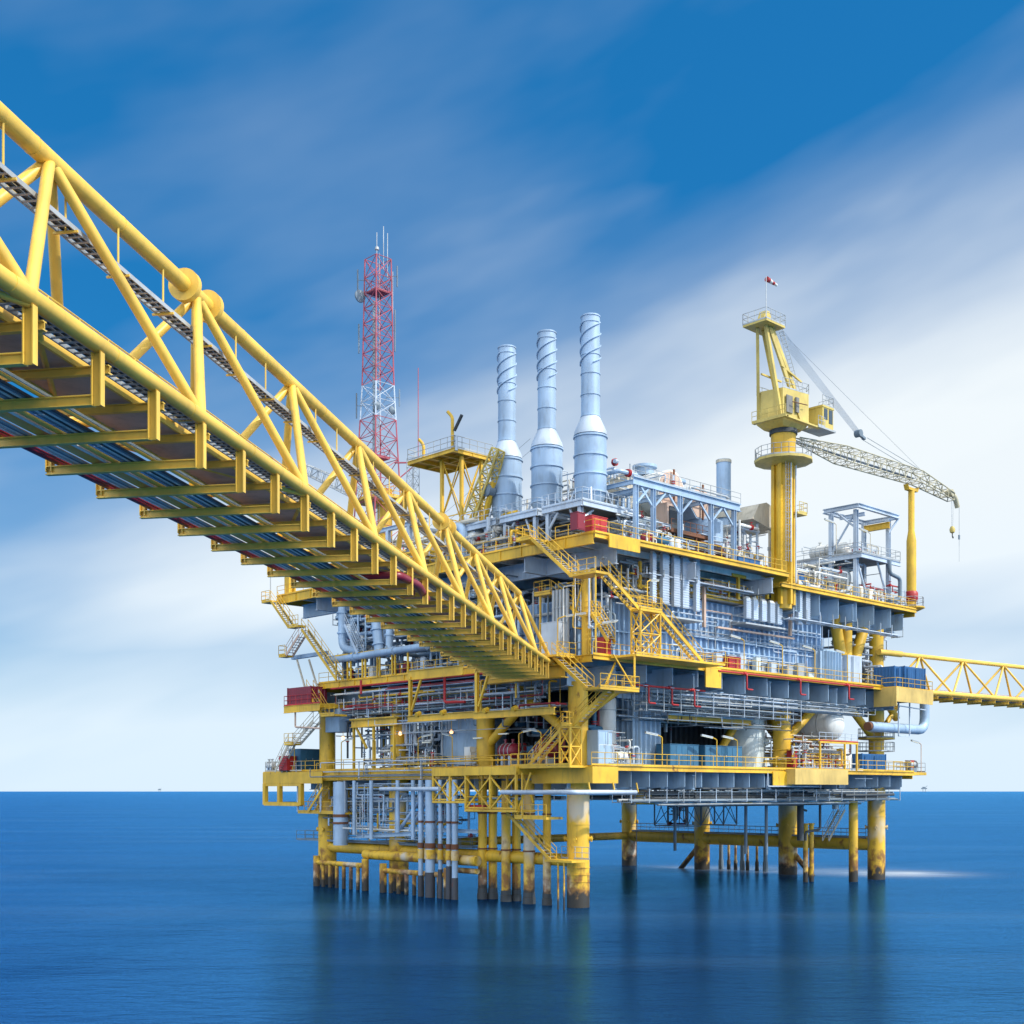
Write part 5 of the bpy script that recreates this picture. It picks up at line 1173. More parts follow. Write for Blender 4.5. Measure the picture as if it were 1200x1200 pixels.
# ------------------------------------------------------------ upper storey, right face: between the blue wall and the top deck
for i, (p0, p1, y0, y1, nm) in enumerate(((833, 868, 668, 690, 'left'), (878, 914, 675, 700, 'right'))):
    a, b = pv(p0, y1, .8), pv(p1, y1, .8)
    tt = thing('ceiling_duct', '%s pale box duct hanging under the top deck edge' % nm, 'duct', (a[0], .8, a[2]), 'pale ducts hanging under the top deck')
    z0, z1 = a[2], ZT-1.1
    MB().add([(a[0], .8, z0), (b[0], .8, z0), (b[0], 4, z0), (a[0], 4, z0), (a[0]-.7, .5, z1), (b[0]+.7, .5, z1), (b[0]+.7, 4.3, z1), (a[0]-.7, 4.3, z1)], [(3,2,1,0), (4,5,6,7), (0,1,5,4), (1,2,6,5), (2,3,7,6), (3,0,4,7)]).build('duct_body', 'white', tt)
    MB().box(a[0]-.15, b[0]+.15, .7, 4.1, z0+.9, z0+1.1).build('flange', 'pale_steel', tt)
for px, nm in ((865, 'left'), (899, 'right')):
    u = Uat(px, -1); zz = Zat(674, u, -1); tt = thing('jib_hoist', '%s small yellow T shaped hoist under the top deck edge' % nm, 'hoist', (u, -1, zz-2.3), 'small yellow hoists under the top deck')
    MB().bar((u, -1, zz-2.4), (u, -1, zz), .28, .28).build('post', 'yellow', tt); MB().bar((u-1.1, -1, zz-.1), (u+1.1, -1, zz-.1), .35, .3).build('arm', 'yellow', tt)
tt = thing('mezzanine', 'yellow railed ledge on top of the blue wall under the ducts', 'ledge', (20, -.5, 28.3))
MB().box(Uat(826, -.6), Uat(930, -.6), -.6, .29, 28.3, 28.42).build('floor_plate', 'grate', tt); MB().rail([(Uat(826, -.6), -.6, 28.42), (Uat(930, -.6), -.6, 28.42)], 1.08, 1.2).build('railing', 'yellow', tt)
skid('yellow and beige machinery on the ledge left of the box ducts', Uat(838, .2)+.5, 1.2, 28.42, 4, 1.6, 31, 1.8, ('yellow', 'beige', 'white'))
pipework('yellow pipes under the top deck between the tall radiators', Uat(752, -.8), Uat(824, -.8), -.8, .1, 27.9, 30, 18, 32, ('yellow', 'galv', 'beige', 'yellow'), (.05, .14), vert=.5)
rack('pipes slung under the top deck above the tall radiators', 'u', 6, 24, -1.6, 29.3, 1, 4, 33, ('galv', 'pale_steel', 'slate'))
rack('long pipe rack under the right part of the top deck', 'u', 28, 51, -2.2, ZT-4.2, 1, 5, 34, ('pale_steel', 'slate', 'silver'), hang=.5)
for px, y0, y1, v, nm in ((825, 682, 735, -1.2, 'left'), (926, 685, 745, -1.0, 'right')):
    u = Uat(px, v); solo(MB().bar((u, v, Zat(y1, u, v)), (u, v, Zat(y0, u, v)), .28, .28).bar((u, v, Zat(y0, u, v)), (u+ (3.2 if px < 900 else -4), v, Zat(y0, u, v)-.1), .18, .18), 'brown_duct', 'brown', '%s rusty brown square duct running down the blue wall' % nm, 'duct')
a, b = pv(840, 735, -.9), pv(930, 746, -.9)
solo(MB().bar((a[0], -.9, a[2]), (b[0], -.9, a[2]), .3, .16), 'cable_tray', 'brown', 'long brown cable tray halfway up the blue wall', 'cable tray')
tt = thing('yellow_portal', 'square yellow frame under the top deck left of the tall radiators', 'frame', (Uat(757, -1), -1, 27.5))
for px in (750, 763): u = Uat(px, -1); MB().bar((u, -1, Zat(690, u, -1)), (u, -1, ZT-1), .24, .24).build('post', 'yellow', tt)
MB().bar((Uat(748, -1), -1, Zat(688, 8, -1)), (Uat(765, -1), -1, Zat(688, 8, -1)), .24, .24).build('beam', 'yellow', tt)
# right end, open bay under the white frame
pipework('grey pipes under the right part of the top deck between yellow legs', 44, 52, 0, 6, ZT-6.5, ZT-4, 16, 35, ('galv', 'slate', 'pale_steel'), (.05, .16), vert=.3)
pipework('small pipes and valves beside the right cabins on the middle deck', 46, 50, -2, 3, ZM, ZM+4.5, 16, 36, ('galv', 'pale_steel', 'slate', 'white'), (.05, .15), vert=.6)
tt = thing('end_ladder', 'inclined brown ladder under the right end of the top deck', 'ladder', (52, -1, ZM+3))
flight(tt, pv(1047, 735, 0), pv(1032, 750, 0), (0, 1, 0), .8, 'brown')
vessel('tall grey cylinder behind the rightmost yellow column', (51.2, 2.5, ZM), .6, 3.5, 'z', 'pale_steel')

# ------------------------------------------------------------ upper storey, left face: pipes behind the bridge
for i, px in enumerate((649, 653, 657, 661, 665)):
    u = .0; v = Vat(px, u)
    solo(MB().tube((u, v, ZM+.2), (u, v, 27.6), .17, 10).tube((u, v, ZM+2), (u, v, ZM+2.1), .22, 10).tube((u, v, 26), (u, v, 26.1), .22, 10), 'vertical_pipe', 'galv', '%s of five upright grey pipes in the dark bay behind the bridge end' % ('first', 'second', 'third', 'fourth', 'fifth')[i], 'pipe', 'upright grey pipes in the dark bay')
pipework('dark pipes in the bay under the top deck left of the stairs', .2, 5, Vat(700, .2)+1, Vat(610, .2), ZM+.3, ZT-2.6, 34, 40, ('slate', 'galv', 'pale_steel', 'dark'), (.05, .16), vert=.5)
pipework('blue pipes in the left bay just behind the bridge end', .2, 5, Vat(610, .2), Vat(540, .2), ZM+.3, ZT-2.6, 34, 41, ('silver', 'pale_steel', 'slate'), (.06, .2), vert=.5)
pipework('blue pipes above the middle deck left of the bridge', -1, 5, Vat(540, .2), Vat(470, .2), ZM+.3, ZT-2.0, 44, 42, ('silver', 'silver', 'pale_steel', 'blue_grey', 'slate'), (.07, .26), vert=.5)
pipework('dense blue pipes at the left end of the upper storey', -1.2, 5, Vat(470, .2), Vat(405, .2), ZM+.3, ZT-1.2, 60, 43, ('silver', 'silver', 'pale_steel', 'blue_grey', 'slate', 'white'), (.07, .28), vert=.5)
rack('blue pipe rack high up at the left end under the bridge', 'v', Vat(560, -.5), Vat(395, -.5), -.5, ZT-4, 2, 4, 44, ('silver', 'blue_grey', 'slate'), (.08, .2))
rack('lower blue pipe rack in the left bay of the upper storey', 'v', Vat(600, -.3), Vat(400, -.3), .3, ZM+4, 2, 4, 45, ('silver', 'pale_steel', 'slate'), (.08, .18))
def bigpipe(label, pts, r, mat='silver'):
    P_ = [pu(x, y, u) for x, y, u in pts]; t = thing('large_pipe', label, 'pipe', P_[0]); o = MB().path(P_, r, 16, r*2.5).build('pipe', mat, t)
    a, b = Vector(P_[0]), Vector(P_[1]); d = (b-a).normalized()
    for f in (.3, .7): c = a.lerp(b, f); MB().tube(c-d*.08, c+d*.08, r*1.3, 16).build('flange', mat, t)
bigpipe('fat blue pipe dropping and turning right at the left end', [(401, 700, -1.5), (401, 760, -1.5), (425, 764, -1.5)], .42)
bigpipe('fat blue pipe standing upright left of centre under the bridge', [(445, 768, -1.5), (440, 725, -1.5), (446, 722, 2)], .5)
bigpipe('second upright blue pipe right of the fat one under the bridge', [(456, 770, -1.0), (456, 733, -1.0), (450, 728, 3)], .36)
bigpipe('long sloping blue pipe above the left edge of the middle deck', [(383, 775, -1.9), (500, 757, -1.9)], .36)
tt = thing('short_staircase', 'pale steel stair among the blue pipes at the left end', 'staircase', (-1.6, Vat(415, -1.6), ZM+2))
flight(tt, pu(411, 731, -1.6), pu(426, 765, -1.6), (-1, 0, 0), .8, 'pale_steel')
for i, px in enumerate((397, 414, 431, 448, 466, 484)):
    v = Vat(px, -1.5); skid('%s small valve skid from the left along the middle deck rail' % ('first', 'second', 'third', 'fourth', 'fifth', 'sixth')[i], .2, v, ZM, 2.4, 2.2, 50+i, 1.7, ('white', 'pale_steel', 'red', 'galv'))
    if i < 5:
        vv = Vat(px-3, -1.9); o = MB().bar((-1.9, vv, ZM), (-1.9, vv, ZM+2.6), .15, .15).bar((-1.9, vv-2, ZM), (-1.9, vv-2, ZM+2.6), .15, .15).bar((-1.9, vv+.07, ZM+2.67), (-1.9, vv-2.07, ZM+2.67), .15, .15)
        solo(o, 'pipe_portal', 'yellow', '%s small yellow portal from the left on the middle deck edge' % ('first', 'second', 'third', 'fourth', 'fifth')[i], 'frame', 'small yellow portals along the left edge of the middle deck')

# ------------------------------------------------------------ under the middle deck: racks and hanging trays
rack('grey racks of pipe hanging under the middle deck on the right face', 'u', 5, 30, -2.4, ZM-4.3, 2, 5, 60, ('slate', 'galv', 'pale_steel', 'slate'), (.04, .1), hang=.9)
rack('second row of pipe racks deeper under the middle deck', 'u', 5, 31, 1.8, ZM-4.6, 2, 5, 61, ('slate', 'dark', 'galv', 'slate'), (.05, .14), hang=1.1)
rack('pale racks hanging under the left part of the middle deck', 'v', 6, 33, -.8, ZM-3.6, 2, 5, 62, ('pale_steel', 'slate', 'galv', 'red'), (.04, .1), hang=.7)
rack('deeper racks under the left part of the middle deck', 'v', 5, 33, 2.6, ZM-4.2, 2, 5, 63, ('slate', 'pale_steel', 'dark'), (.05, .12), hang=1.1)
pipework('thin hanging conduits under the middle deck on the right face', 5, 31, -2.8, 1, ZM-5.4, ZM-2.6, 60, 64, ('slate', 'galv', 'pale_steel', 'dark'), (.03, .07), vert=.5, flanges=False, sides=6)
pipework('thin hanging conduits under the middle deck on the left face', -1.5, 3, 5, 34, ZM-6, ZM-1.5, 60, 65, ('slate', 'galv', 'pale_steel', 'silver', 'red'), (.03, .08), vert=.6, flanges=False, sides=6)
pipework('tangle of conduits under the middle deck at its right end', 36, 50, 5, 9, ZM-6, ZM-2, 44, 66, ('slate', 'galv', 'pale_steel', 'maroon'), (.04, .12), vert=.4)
# mezzanine beam with pale top inside the lower storey
tt = thing('hanging_gantry', 'pale platform with yellow beam hanging inside the lower storey', 'gantry', (14, -.8, 18))
a, b = pv(783, 838, -.9), pv(880, 841, -.9)
MB().ibeam((a[0], -.9, a[2]-.25), (b[0], -.9, a[2]-.25), .4, .5, .05).build('beam', 'yellow', tt); MB().box(a[0]-.3, b[0], -1.2, 1.5, a[2]+.01, a[2]+.35).build('platform', 'pale_steel', tt)
for k in range(6): u = a[0]+(b[0]-a[0])*k/5; MB().bar((u, -1.0, a[2]+.35), (u, -1.0, ZM-2.4), .1, .1).build('hanger', 'pale_steel', tt)
for k in (1, 3): u = a[0]+(b[0]-a[0])*k/5; MB().bar((u, -1.0, a[2]+.4), (u+1.6, -1.0, ZM-2.5), .09, .09).build('hanger', 'pale_steel', tt)

# ------------------------------------------------------------ lower storey, right face
u = Uat(874, 3); tt = thing('storage_tank', 'large pale cylindrical tank standing on the lowest deck', 'tank', (u, 3, ZL))
MB().lathe((u, 3.2, 0), [(2.1, ZL), (2.1, 19.0), (1.9, 19.4), (.3, 19.6)], 40).build('shell', 'tank', tt)
MB().lathe((u+1.0, 1.28, ZL+2.9), [(.35, -.25), (.35, .1), (.5, .1), (.5, .2)], 14, 'v').build('manhole', 'tank', tt)
MB().lathe((u, 3.2, 0), [(2.1, 15.5), (2.14, 15.5), (2.14, 15.6), (2.1, 15.6)], 40).build('band', 'tank', tt)
vessel('tall narrow white vessel between the stairs and the grey shaft', (Uat(711, 1.4), 1.4, ZL), .85, 5.6, 'z', 'white')
u = Uat(968, -.5); tt = vessel('big white horizontal vessel with a domed end under the middle deck', (u, 1.6, Zat(848, u, -2)), 1.7, 6.0, 'v', 'white', legs=False)
for v in (0, 3.4): MB().bar((u, v, ZL), (u, v, Zat(848, u, -2)-1.6), .3, .3).build('support', 'pale_steel', tt)
for i, (px, w_) in enumerate(((796, 4.2), (833, 3.4), (852, 3.2))):
    cabinet('%s of three blue machinery cabinets on the lowest deck' % ('left', 'middle', 'right')[i], (Uat(px, -1.2), -1.0, ZL), w_, 1.6, 2.1, 'teal', 'machinery_cabinet', group='blue machinery cabinets behind the lowest rail')
cabinet('blue grey cabinet beside the stair tower on the lowest deck', (Uat(702, -1.4), -1.4, ZL), 1.8, 1.4, 3.0, 'blue_grey')
pipework('white pipe skid right of the stair tower on the lowest deck', Uat(700, -2), Uat(745, -2), -2.2, .5, ZL+.1, ZL+3.0, 30, 70, ('white', 'pale_steel', 'white', 'galv'), (.04, .11), vert=.5)
skid('white manifold skid behind the lowest rail right of the stairs', Uat(727, -1.6), -1.4, ZL, 4.4, 1.8, 71, 2.2)
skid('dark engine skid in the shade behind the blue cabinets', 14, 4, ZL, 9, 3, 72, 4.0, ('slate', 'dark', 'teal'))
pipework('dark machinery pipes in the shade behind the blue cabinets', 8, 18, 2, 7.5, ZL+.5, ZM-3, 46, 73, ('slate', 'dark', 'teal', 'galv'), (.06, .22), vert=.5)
for i, (px, mt) in enumerate(((938, 'red'), (950, 'pale_steel'), (960, 'yellow'), (975, 'white'), (990, 'white'))):
    skid('%s skid from the left in the busy bay right of the crane side column' % ('first', 'second', 'third', 'fourth', 'fifth')[i], Uat(px, -2)+.6, -1.5+.5*(i % 2), ZL, 3.6, 2.4, 80+i, 2.6, (mt, 'white', 'pale_steel', 'red'))
pipework('busy white and yellow pipes on the lowest deck under the domed vessel', Uat(934, -3), Uat(1003, -3), -2.8, 3, ZL+.2, ZL+3.6, 80, 86, ('white', 'pale_steel', 'yellow', 'galv', 'rust'), (.04, .12), vert=.5)
tt = thing('pipe_gantry', 'yellow frame with red pipe over the busy bay of the lowest deck', 'frame', (Uat(965, -3), -3, ZL))
a = Uat(960, -3.2); b = Uat(1005, -3.2)
for px in (961, 990, 1004): MB().bar((Uat(px, -3.2), -3.2, ZL), (Uat(px, -3.2), -3.2, ZL+2.8), .16, .18).build('post', 'yellow', tt)
MB().bar((a, -3.2, ZL+2.88), (b, -3.2, ZL+2.88), .18, .18).build('beam', 'yellow', tt); MB().tube((a, -3.2, ZL+3.05), (b, -3.2, ZL+3.05), .08, 6).build('pipe', 'red', tt); MB().rail([(a, -3.2, ZL+2.98), (b, -3.2, ZL+2.98)], .9, 1.2).build('railing', 'pale_steel', tt)
tt = thing('column_platform', 'small railed platform round the rightmost column', 'platform', (49.3, 0, ZL+4))
MB().lathe((49.3, 0, ZL+3.6), [(.9, 0), (2.1, .1), (2.1, .25), (.9, .26)], 8).build('floor_plate', 'yellow', tt)
MB().rail([(49.3+2.05*math.cos(k*math.pi/4), 2.05*math.sin(k*math.pi/4), ZL+3.86) for k in range(9)], 1.05, .8).build('railing', 'galv', tt)
MB().rail([(49.3+2.05*math.cos(k*math.pi/4), 2.05*math.sin(k*math.pi/4), ZL+2.3) for k in range(9)], 1.05, .8).build('railing', 'galv', tt)
tt = thing('mooring_drum', 'grey winch drum at the right tip of the lowest deck', 'drum', (Uat(1068, -2.5), -2.5, ZL))
u = Uat(1068, -2.5); MB().lathe((u, -2.5, ZL+.9), [(.45, -.8), (.45, -.7), (.28, -.68), (.28, .68), (.45, .7), (.45, .8)], 16, 'u').build('drum', 'galv', tt); MB().box(u-.7, u+.7, -2.8, -2.2, ZL, ZL+.5).build('stand', 'slate', tt)
MB().box(51.52, 54.6, -3.3, .5, ZL-.35, ZL-.02).build('floor_extension', 'yellow', LD)
cabinet('red hose box on the right tip of the lowest deck', (52.8, -2.2, ZL), .7, .7, 1.3, 'red', 'hose_box', 'box')
m = MB(); m.rail([(54.5, -3.2, ZL), (54.5, .4, ZL)], 1.05, .9); m.build('railing', 'galv', LD)

# ------------------------------------------------------------ lower storey, left face
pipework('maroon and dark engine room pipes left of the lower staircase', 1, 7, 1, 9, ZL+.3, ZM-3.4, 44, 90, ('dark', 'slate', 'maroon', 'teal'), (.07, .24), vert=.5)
for i, (px, mt, nm) in enumerate(((597, 'maroon', 'maroon pump motor in the shade beneath the bridge end'), (640, 'maroon', 'pink red round motor just left of the lower staircase'))):
    vessel(nm, (.2, Vat(px, .2), ZL+1.5), .7, 1.6, 'v', mt, 'pump_motor', 'motor', z0=ZL)
for i, px in enumerate((585, 608, 630)):
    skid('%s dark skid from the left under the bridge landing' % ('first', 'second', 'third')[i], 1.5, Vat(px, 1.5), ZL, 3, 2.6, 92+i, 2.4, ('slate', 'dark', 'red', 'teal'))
pipework('grey and white pipes around the grey shaft on the left face', -1, 4, Vat(515, 0), Vat(478, 0), ZL+.2, ZM-2.6, 44, 95, ('pale_steel', 'silver', 'white', 'galv', 'slate'), (.05, .18), vert=.6)
pipework('thin upright pipes at the left end of the lower storey', -1, 6, Vat(478, 0), Vat(408, 0), ZL+.2, ZM-2.6, 46, 96, ('pale_steel', 'slate', 'silver', 'dark'), (.05, .14), vert=.75)
pipework('white pump pipes behind the lowest rail at the left', -1, 1.5, Vat(500, 0), Vat(440, 0), ZL+.1, ZL+2.6, 34, 97, ('white', 'pale_steel', 'galv'), (.05, .12), vert=.5)
for i, (p0, p1, u, z) in enumerate(((412, 465, -1.4, 16.9), (447, 482, 3, 17.2))):
    v0, v1 = Vat(p0, u), Vat(p1, u); tt = thing('yellow_gantry', '%s yellow beam gantry standing on the left part of the lowest deck' % ('front', 'rear')[i], 'gantry', (u, v0, ZL))
    MB().ibeam((u, v0, z), (u, v1, z), .5, .8, .06).build('beam', 'yellow', tt); MB().box(u-.3, u+1.6, v1, v0, z+.41, z+.5).build('floor_plate', 'yellow', tt)
    for v in (v0-.4, (v0+v1)/2, v1+.4): MB().bar((u, v, ZL), (u, v, z-.4), .22, .22).build('post', 'yellow', tt)
    MB().bar((u, v0-2.6, ZL+2.2), (u, v0-.8, z-.4), .2, .2).build('strut', 'yellow', tt)
cabinet('teal cabinet at the left end of the lowest deck', (0, Vat(357, 0), ZL), 2.6, 2.2, 2.4, 'teal')
cabinet('orange red hose cabinet beside the left stairs', (-2.0, Vat(337, -2), ZL), 1.2, 1.6, 1.6, 'red')
for i, (px, py) in enumerate(((469, 860), (402, 865), (529, 858))):
    p = pu(px, py, -1.0); tt = thing('warm_lamp', 'small lit orange lamp, %s under the middle deck' % ('between the risers', 'farthest left', 'beside the grey shaft')[i], 'lamp', p)
    MB().tube((p[0], p[1], p[2]+.2), (p[0], p[1], p[2]+1.1), .03, 5).build('stem', 'yellow', tt); MB().lathe(p, [(.02, -.16), (.15, -.1), (.17, .05), (.08, .2)], 10).build('bulb', 'lamp_glow', tt)

# ------------------------------------------------------------ left end: stairs, ledge, box frame
t = thing('end_staircase', 'yellow staircase zigzagging down the far left end of the rig', 'staircase', (-3, 40, ZL))
u = -2.4
A, B_ = pu(325, 704, u), pu(346, 735, u); flight(t, A, B_, (-1, 0, 0)); landing(t, u-1, u, B_[1]-2.0, B_[1], B_[2], 'l')
landing(t, u-1, u+.2, A[1], A[1]+1.6, A[2], 'lb')
A, B_ = pu(361, 737, u), pu(402, 782, u); flight(t, (u, A[1], A[2]), (u, B_[1], ZM+.1), (-1, 0, 0)); m = MB(); 
A, B_ = pu(358, 744, u), pu(343, 768, u); flight(t, A, B_, (-1, 0, 0), .85, 'brown'); landing(t, u-1, u, B_[1], B_[1]+1.2, B_[2], 'lb')
MB().bar(pu(348, 773, u), pu(360, 815, u), .16, .16).bar(pu(362, 773, u), pu(374, 812, u), .16, .16).build('prop', 'beige', t)
MB().bar(pu(343, 771, u+.8), pu(383, 765, u+.8), .4, .4).build('support_beam', 'silver', t)
A, B_ = pu(367, 808, u), pu(385, 838, u); flight(t, A, B_, (-1, 0, 0)); landing(t, u-1, u+.6, B_[1]-2.4, B_[1], B_[2], 'l')
A, B_ = pu(375, 845, u), pu(352, 871, u); flight(t, A, B_, (-1, 0, 0), .85, 'beige'); landing(t, u-1, u, B_[1], B_[1]+1.6, B_[2], 'lf')
C_ = pu(330, 901, u); flight(t, (u, B_[1]+1.0, B_[2]), (u, C_[1], ZL+.05), (-1, 0, 0), .85, 'beige')
solo(MB().ibeam((-1, Vat(340, -1), ZT), (-1, Vat(340, -1), ZT+4.5), .9, .9, .1), 'yellow_post', 'yellow', 'broad yellow post rising at the left end of the top deck', 'post')
lamp('thin lamp pole at the far left landing of the top deck', -3.2, Vat(317, -3.2), ZT, 2.6, .6, -.4, 'galv', None)
t = thing('container_ledge', 'yellow ledge at the far left carrying the red container', 'ledge', (-2, Vat(350, -2), ZM-3.2))
v0, v1 = Vat(375, -3.6), Vat(333, -3.6)
MB().box(-3.6, 0, v0, v1, ZM-2.75, ZM-2.32).build('floor_plate', 'yellow', t); MB().ibeam((-3.62, v0, ZM-2.7), (-3.62, v1, ZM-2.7), .2, .75).build('edge_beam', 'yellow', t)
MB().rail([(-3.6, v0, ZM-2.3), (-3.6, v1, ZM-2.3), (0, v1, ZM-2.3)], 1.05, 1.1).build('railing', 'red', t)
MB().path([(-3.4, Vat(346, -3.4), ZM-2.8), (-3.4, Vat(346, -3.4), ZM-4.6), (-3.4, Vat(375, -3.4), ZM-4.9)], .1, 8).build('drain_pipe', 'brown', t)
MB().box(-1.5, .5, v0-.5, v0+2, ZM-5.2, ZM-2.8).build('under_box', 'blue_grey', t)
# box frame hanging at the left end of the lowest deck
t = thing('box_frame', 'open yellow box frame hanging off the left end of the lowest deck', 'frame', (-1.8, Vat(330, -1.8), 9))
u = -2.2; v0, v1 = Vat(353, u), Vat(311, u); vm = Vat(328, u); z0 = Zat(943, u, v1)
MB().box(u-.1, u+4, 42.5, v1+.3, ZL-.12, ZL).box(u-.15, u-.02, v0-4, v1+.3, ZL-1.35, ZL-.1).box(u, u+4, v1+.3, v1+.42, ZL-1.3, ZL-.1).build('deck_edge', 'yellow', t)
for v in (v0, vm, v1): MB().bar((u, v, z0), (u, v, ZL-1.35), .45, .45).build('post', 'yellow', t)
MB().bar((u, v0, z0+.1), (u, v1, z0+.1), .4, .4).bar((u, v0, z0+2.2), (u, v1, z0+2.2), .3, .3).bar((u, v1, z0+.12), (u+4, v1, z0+.12), .4, .4).build('rail_beam', 'yellow', t)
MB().rail([(u, v0, ZL), (u, v1, ZL), (u+4, v1, ZL)], 1.08, 1.4).build('railing', 'beige', t)
vessel('small white life raft canister at the extreme left deck edge', (u+.3, v1-.6, ZL+.7), .35, 1.0, 'v', 'white', 'raft_canister', 'canister', z0=ZL)
# hanging walkway box with stairs under the left end
t = thing('under_platform', 'yellow railed platform with stair hanging under the left end', 'platform', (-1, Vat(390, -2), 8.5))
u = -2.0; v0, v1 = Vat(404, u), Vat(349, u); z0 = Zat(951, u, v1)
MB().box(u, u+4, v0, v1, z0-.2, z0).build('floor_plate', 'yellow', t); MB().rail([(u, v0, z0), (u, v1, z0), (u+3.9, v1, z0)], 1.08, 1.2).build('railing', 'yellow', t)
flight(t, pu(378, 922, u-.2), pu(361, 950, u-.2), (1, 0, 0))
for v in (v0, v1, (v0+v1)/2): MB().bar((u, v, z0), (u, v, ZL-1.1), .16, .16).build('hanger', 'pale_steel', t)
vessel('grey blue horizontal tank hanging under the left part of the lowest deck', (1.2, Vat(425, 1.2), 9.4), 1.1, 7.5, 'v', 'blue_grey', legs=False)
solo(MB().tube((-2.0, Vat(399, -2), 4.4), (-2.0, Vat(399, -2), ZL-1.2), .75, 20), 'pump_casing', 'silver', 'fat pale blue casing with rusty rings below the left end', 'casing')
solo(MB().tube((-2.0, Vat(399, -2), 6.6), (-2.0, Vat(399, -2), 6.8), .85, 20).tube((-2.0, Vat(399, -2), 7.3), (-2.0, Vat(399, -2), 7.6), .8, 20), 'casing_band', 'rust', 'rusty rings clamped round the pale blue casing', 'band')

# ------------------------------------------------------------ yellow truss cage under the lowest deck near the conductors
t = thing('truss_cage', 'yellow cross braced cage hanging under the lowest deck above the conductors', 'cage', (-4, 6, 8))
u0 = -4.4
for (pa, pb, yb, uu) in ((508, 548, 938, -3.0), (546, 605, 948, -4.4)):
    va, vb = Vat(pa, uu), Vat(pb, uu); zb_ = Zat(yb, uu, (va+vb)/2); n = 2
    for k in range(n):
        a_, b_ = va+(vb-va)*k/n, va+(vb-va)*(k+1)/n; m = MB()
        for (x, y) in ((a_, b_),): m.bar((uu, x, zb_), (uu, y, ZL-.9), .13, .13).bar((uu, y, zb_), (uu, x, ZL-.9), .13, .13)
        m.build('cross_bracing', 'yellow', t)
        MB().bar((uu, a_, zb_), (uu, a_, ZL-.5), .2, .2).build('post', 'yellow', t); MB().bar((uu+2, a_, zb_), (uu+2, a_, ZL-.5), .16, .16).build('post', 'yellow', t)
    MB().bar((uu, vb, zb_), (uu, vb, ZL-.5), .2, .2).build('post', 'yellow', t)
    MB().box(uu-.1, uu+2.2, vb-.1, va+.1, zb_-.25, zb_-.05).build('floor_plate', 'yellow', t)
    MB().box(uu-.12, uu+2.2, vb-.1, va+.1, ZL-.75, ZL-.03).build('top_frame', 'yellow', t)
    MB().rail([(uu, va, zb_), (uu, vb, zb_)], 1.05, 1).build('railing', 'yellow', t)
a_ = Vat(640, -4.2); MB().box(-4.2, -2.2, a_, Vat(603, -4.2), 7.6, 7.8).rail([(-4.2, a_, 7.8), (-4.2, Vat(603, -4.2), 7.8)], 1.05, 1).build('floor_plate', 'yellow', t)
MB().bar((-4.2, Vat(606, -4.2), 8), (-4.2, Vat(622, -4.2), ZL-.6), .13, .13).bar((-4.2, Vat(612, -4.2), 7.8), (-4.2, Vat(612, -4.2), ZL-.6), .13, .13).bar((-3.4, Vat(625, -3.4), 9), (-3.4, Vat(612, -3.4), ZL-.6), .13, .13).build('brace', 'yellow', t)
cabinet('small red box on the floor of the yellow cage', (-3.6, Vat(560, -3.6), 8.1), .8, 2.6, .6, 'red', 'tool_box', 'box')
t = thing('sea_stair', 'narrow yellow stair dropping from the cage to the near leg', 'staircase', (-3, 2, 4))
a = pu(590, 951, -3.2); b = pu(645, 1008, -2.2); flight(t, (-2.8, a[1], a[2]), (-2.8, Vat(645, -2.8), 4.2), (1, 0, 0), .75)
MB().box(-3.0, -.9, Vat(672, -2.8), Vat(640, -2.8), 4.0, 4.18).build('landing', 'yellow', t); MB().rail([(-.9, Vat(672, -2.8), 4.18), (-.9, Vat(640, -2.8), 4.18)], 1.05, .9).build('railing', 'galv', t)
for px in (654, 661): v = Vat(px, -2.8); MB().tube((-2.8, v, -2), (-2.8, v, 4.0), .08, 8).build('post', 'leg_yellow', t)
# silver header pipes under the lowest deck
t = thing('header_pipe', 'long silver pipe under the front edge of the lowest deck', 'pipe', (0, -3, 10))
a, b = pu(588, 930, -4.9), pv(742, 929, -3.9)
MB().path([(-4.9, Vat(588, -4.9), 9.9), (-4.9, -4.2, 9.9), (b[0], -4.2, 9.9)], .2, 12).build('pipe', 'pale_steel', t)
for u in (-3, 0, 3): MB().bar((u, -4.2, 9.9), (u, -4.0, ZL-1.45), .1, .1).build('hanger', 'yellow', t)
solo(MB().tube((-3.3, Vat(446, -3.3), 10.2), (-3.3, Vat(515, -3.3), 10.2), .2, 12), 'header_pipe', 'pale_steel', 'silver pipe under the left edge of the lowest deck by the risers', 'pipe')
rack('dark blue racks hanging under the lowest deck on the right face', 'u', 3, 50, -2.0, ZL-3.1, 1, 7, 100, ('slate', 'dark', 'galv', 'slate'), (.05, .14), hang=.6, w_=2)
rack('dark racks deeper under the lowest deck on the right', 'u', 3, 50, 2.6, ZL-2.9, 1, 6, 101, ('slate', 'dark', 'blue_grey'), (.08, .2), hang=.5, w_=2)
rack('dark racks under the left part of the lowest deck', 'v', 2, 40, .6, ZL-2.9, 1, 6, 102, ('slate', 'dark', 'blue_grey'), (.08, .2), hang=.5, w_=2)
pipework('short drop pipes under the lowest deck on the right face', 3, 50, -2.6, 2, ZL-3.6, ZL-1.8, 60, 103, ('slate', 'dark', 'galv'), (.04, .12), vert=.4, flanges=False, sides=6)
pipework('drop pipes under the left part of the lowest deck', -1.5, 3, 14, 40, ZL-5.5, ZL-1.8, 34, 104, ('slate', 'silver', 'dark', 'galv'), (.05, .13), vert=.6)
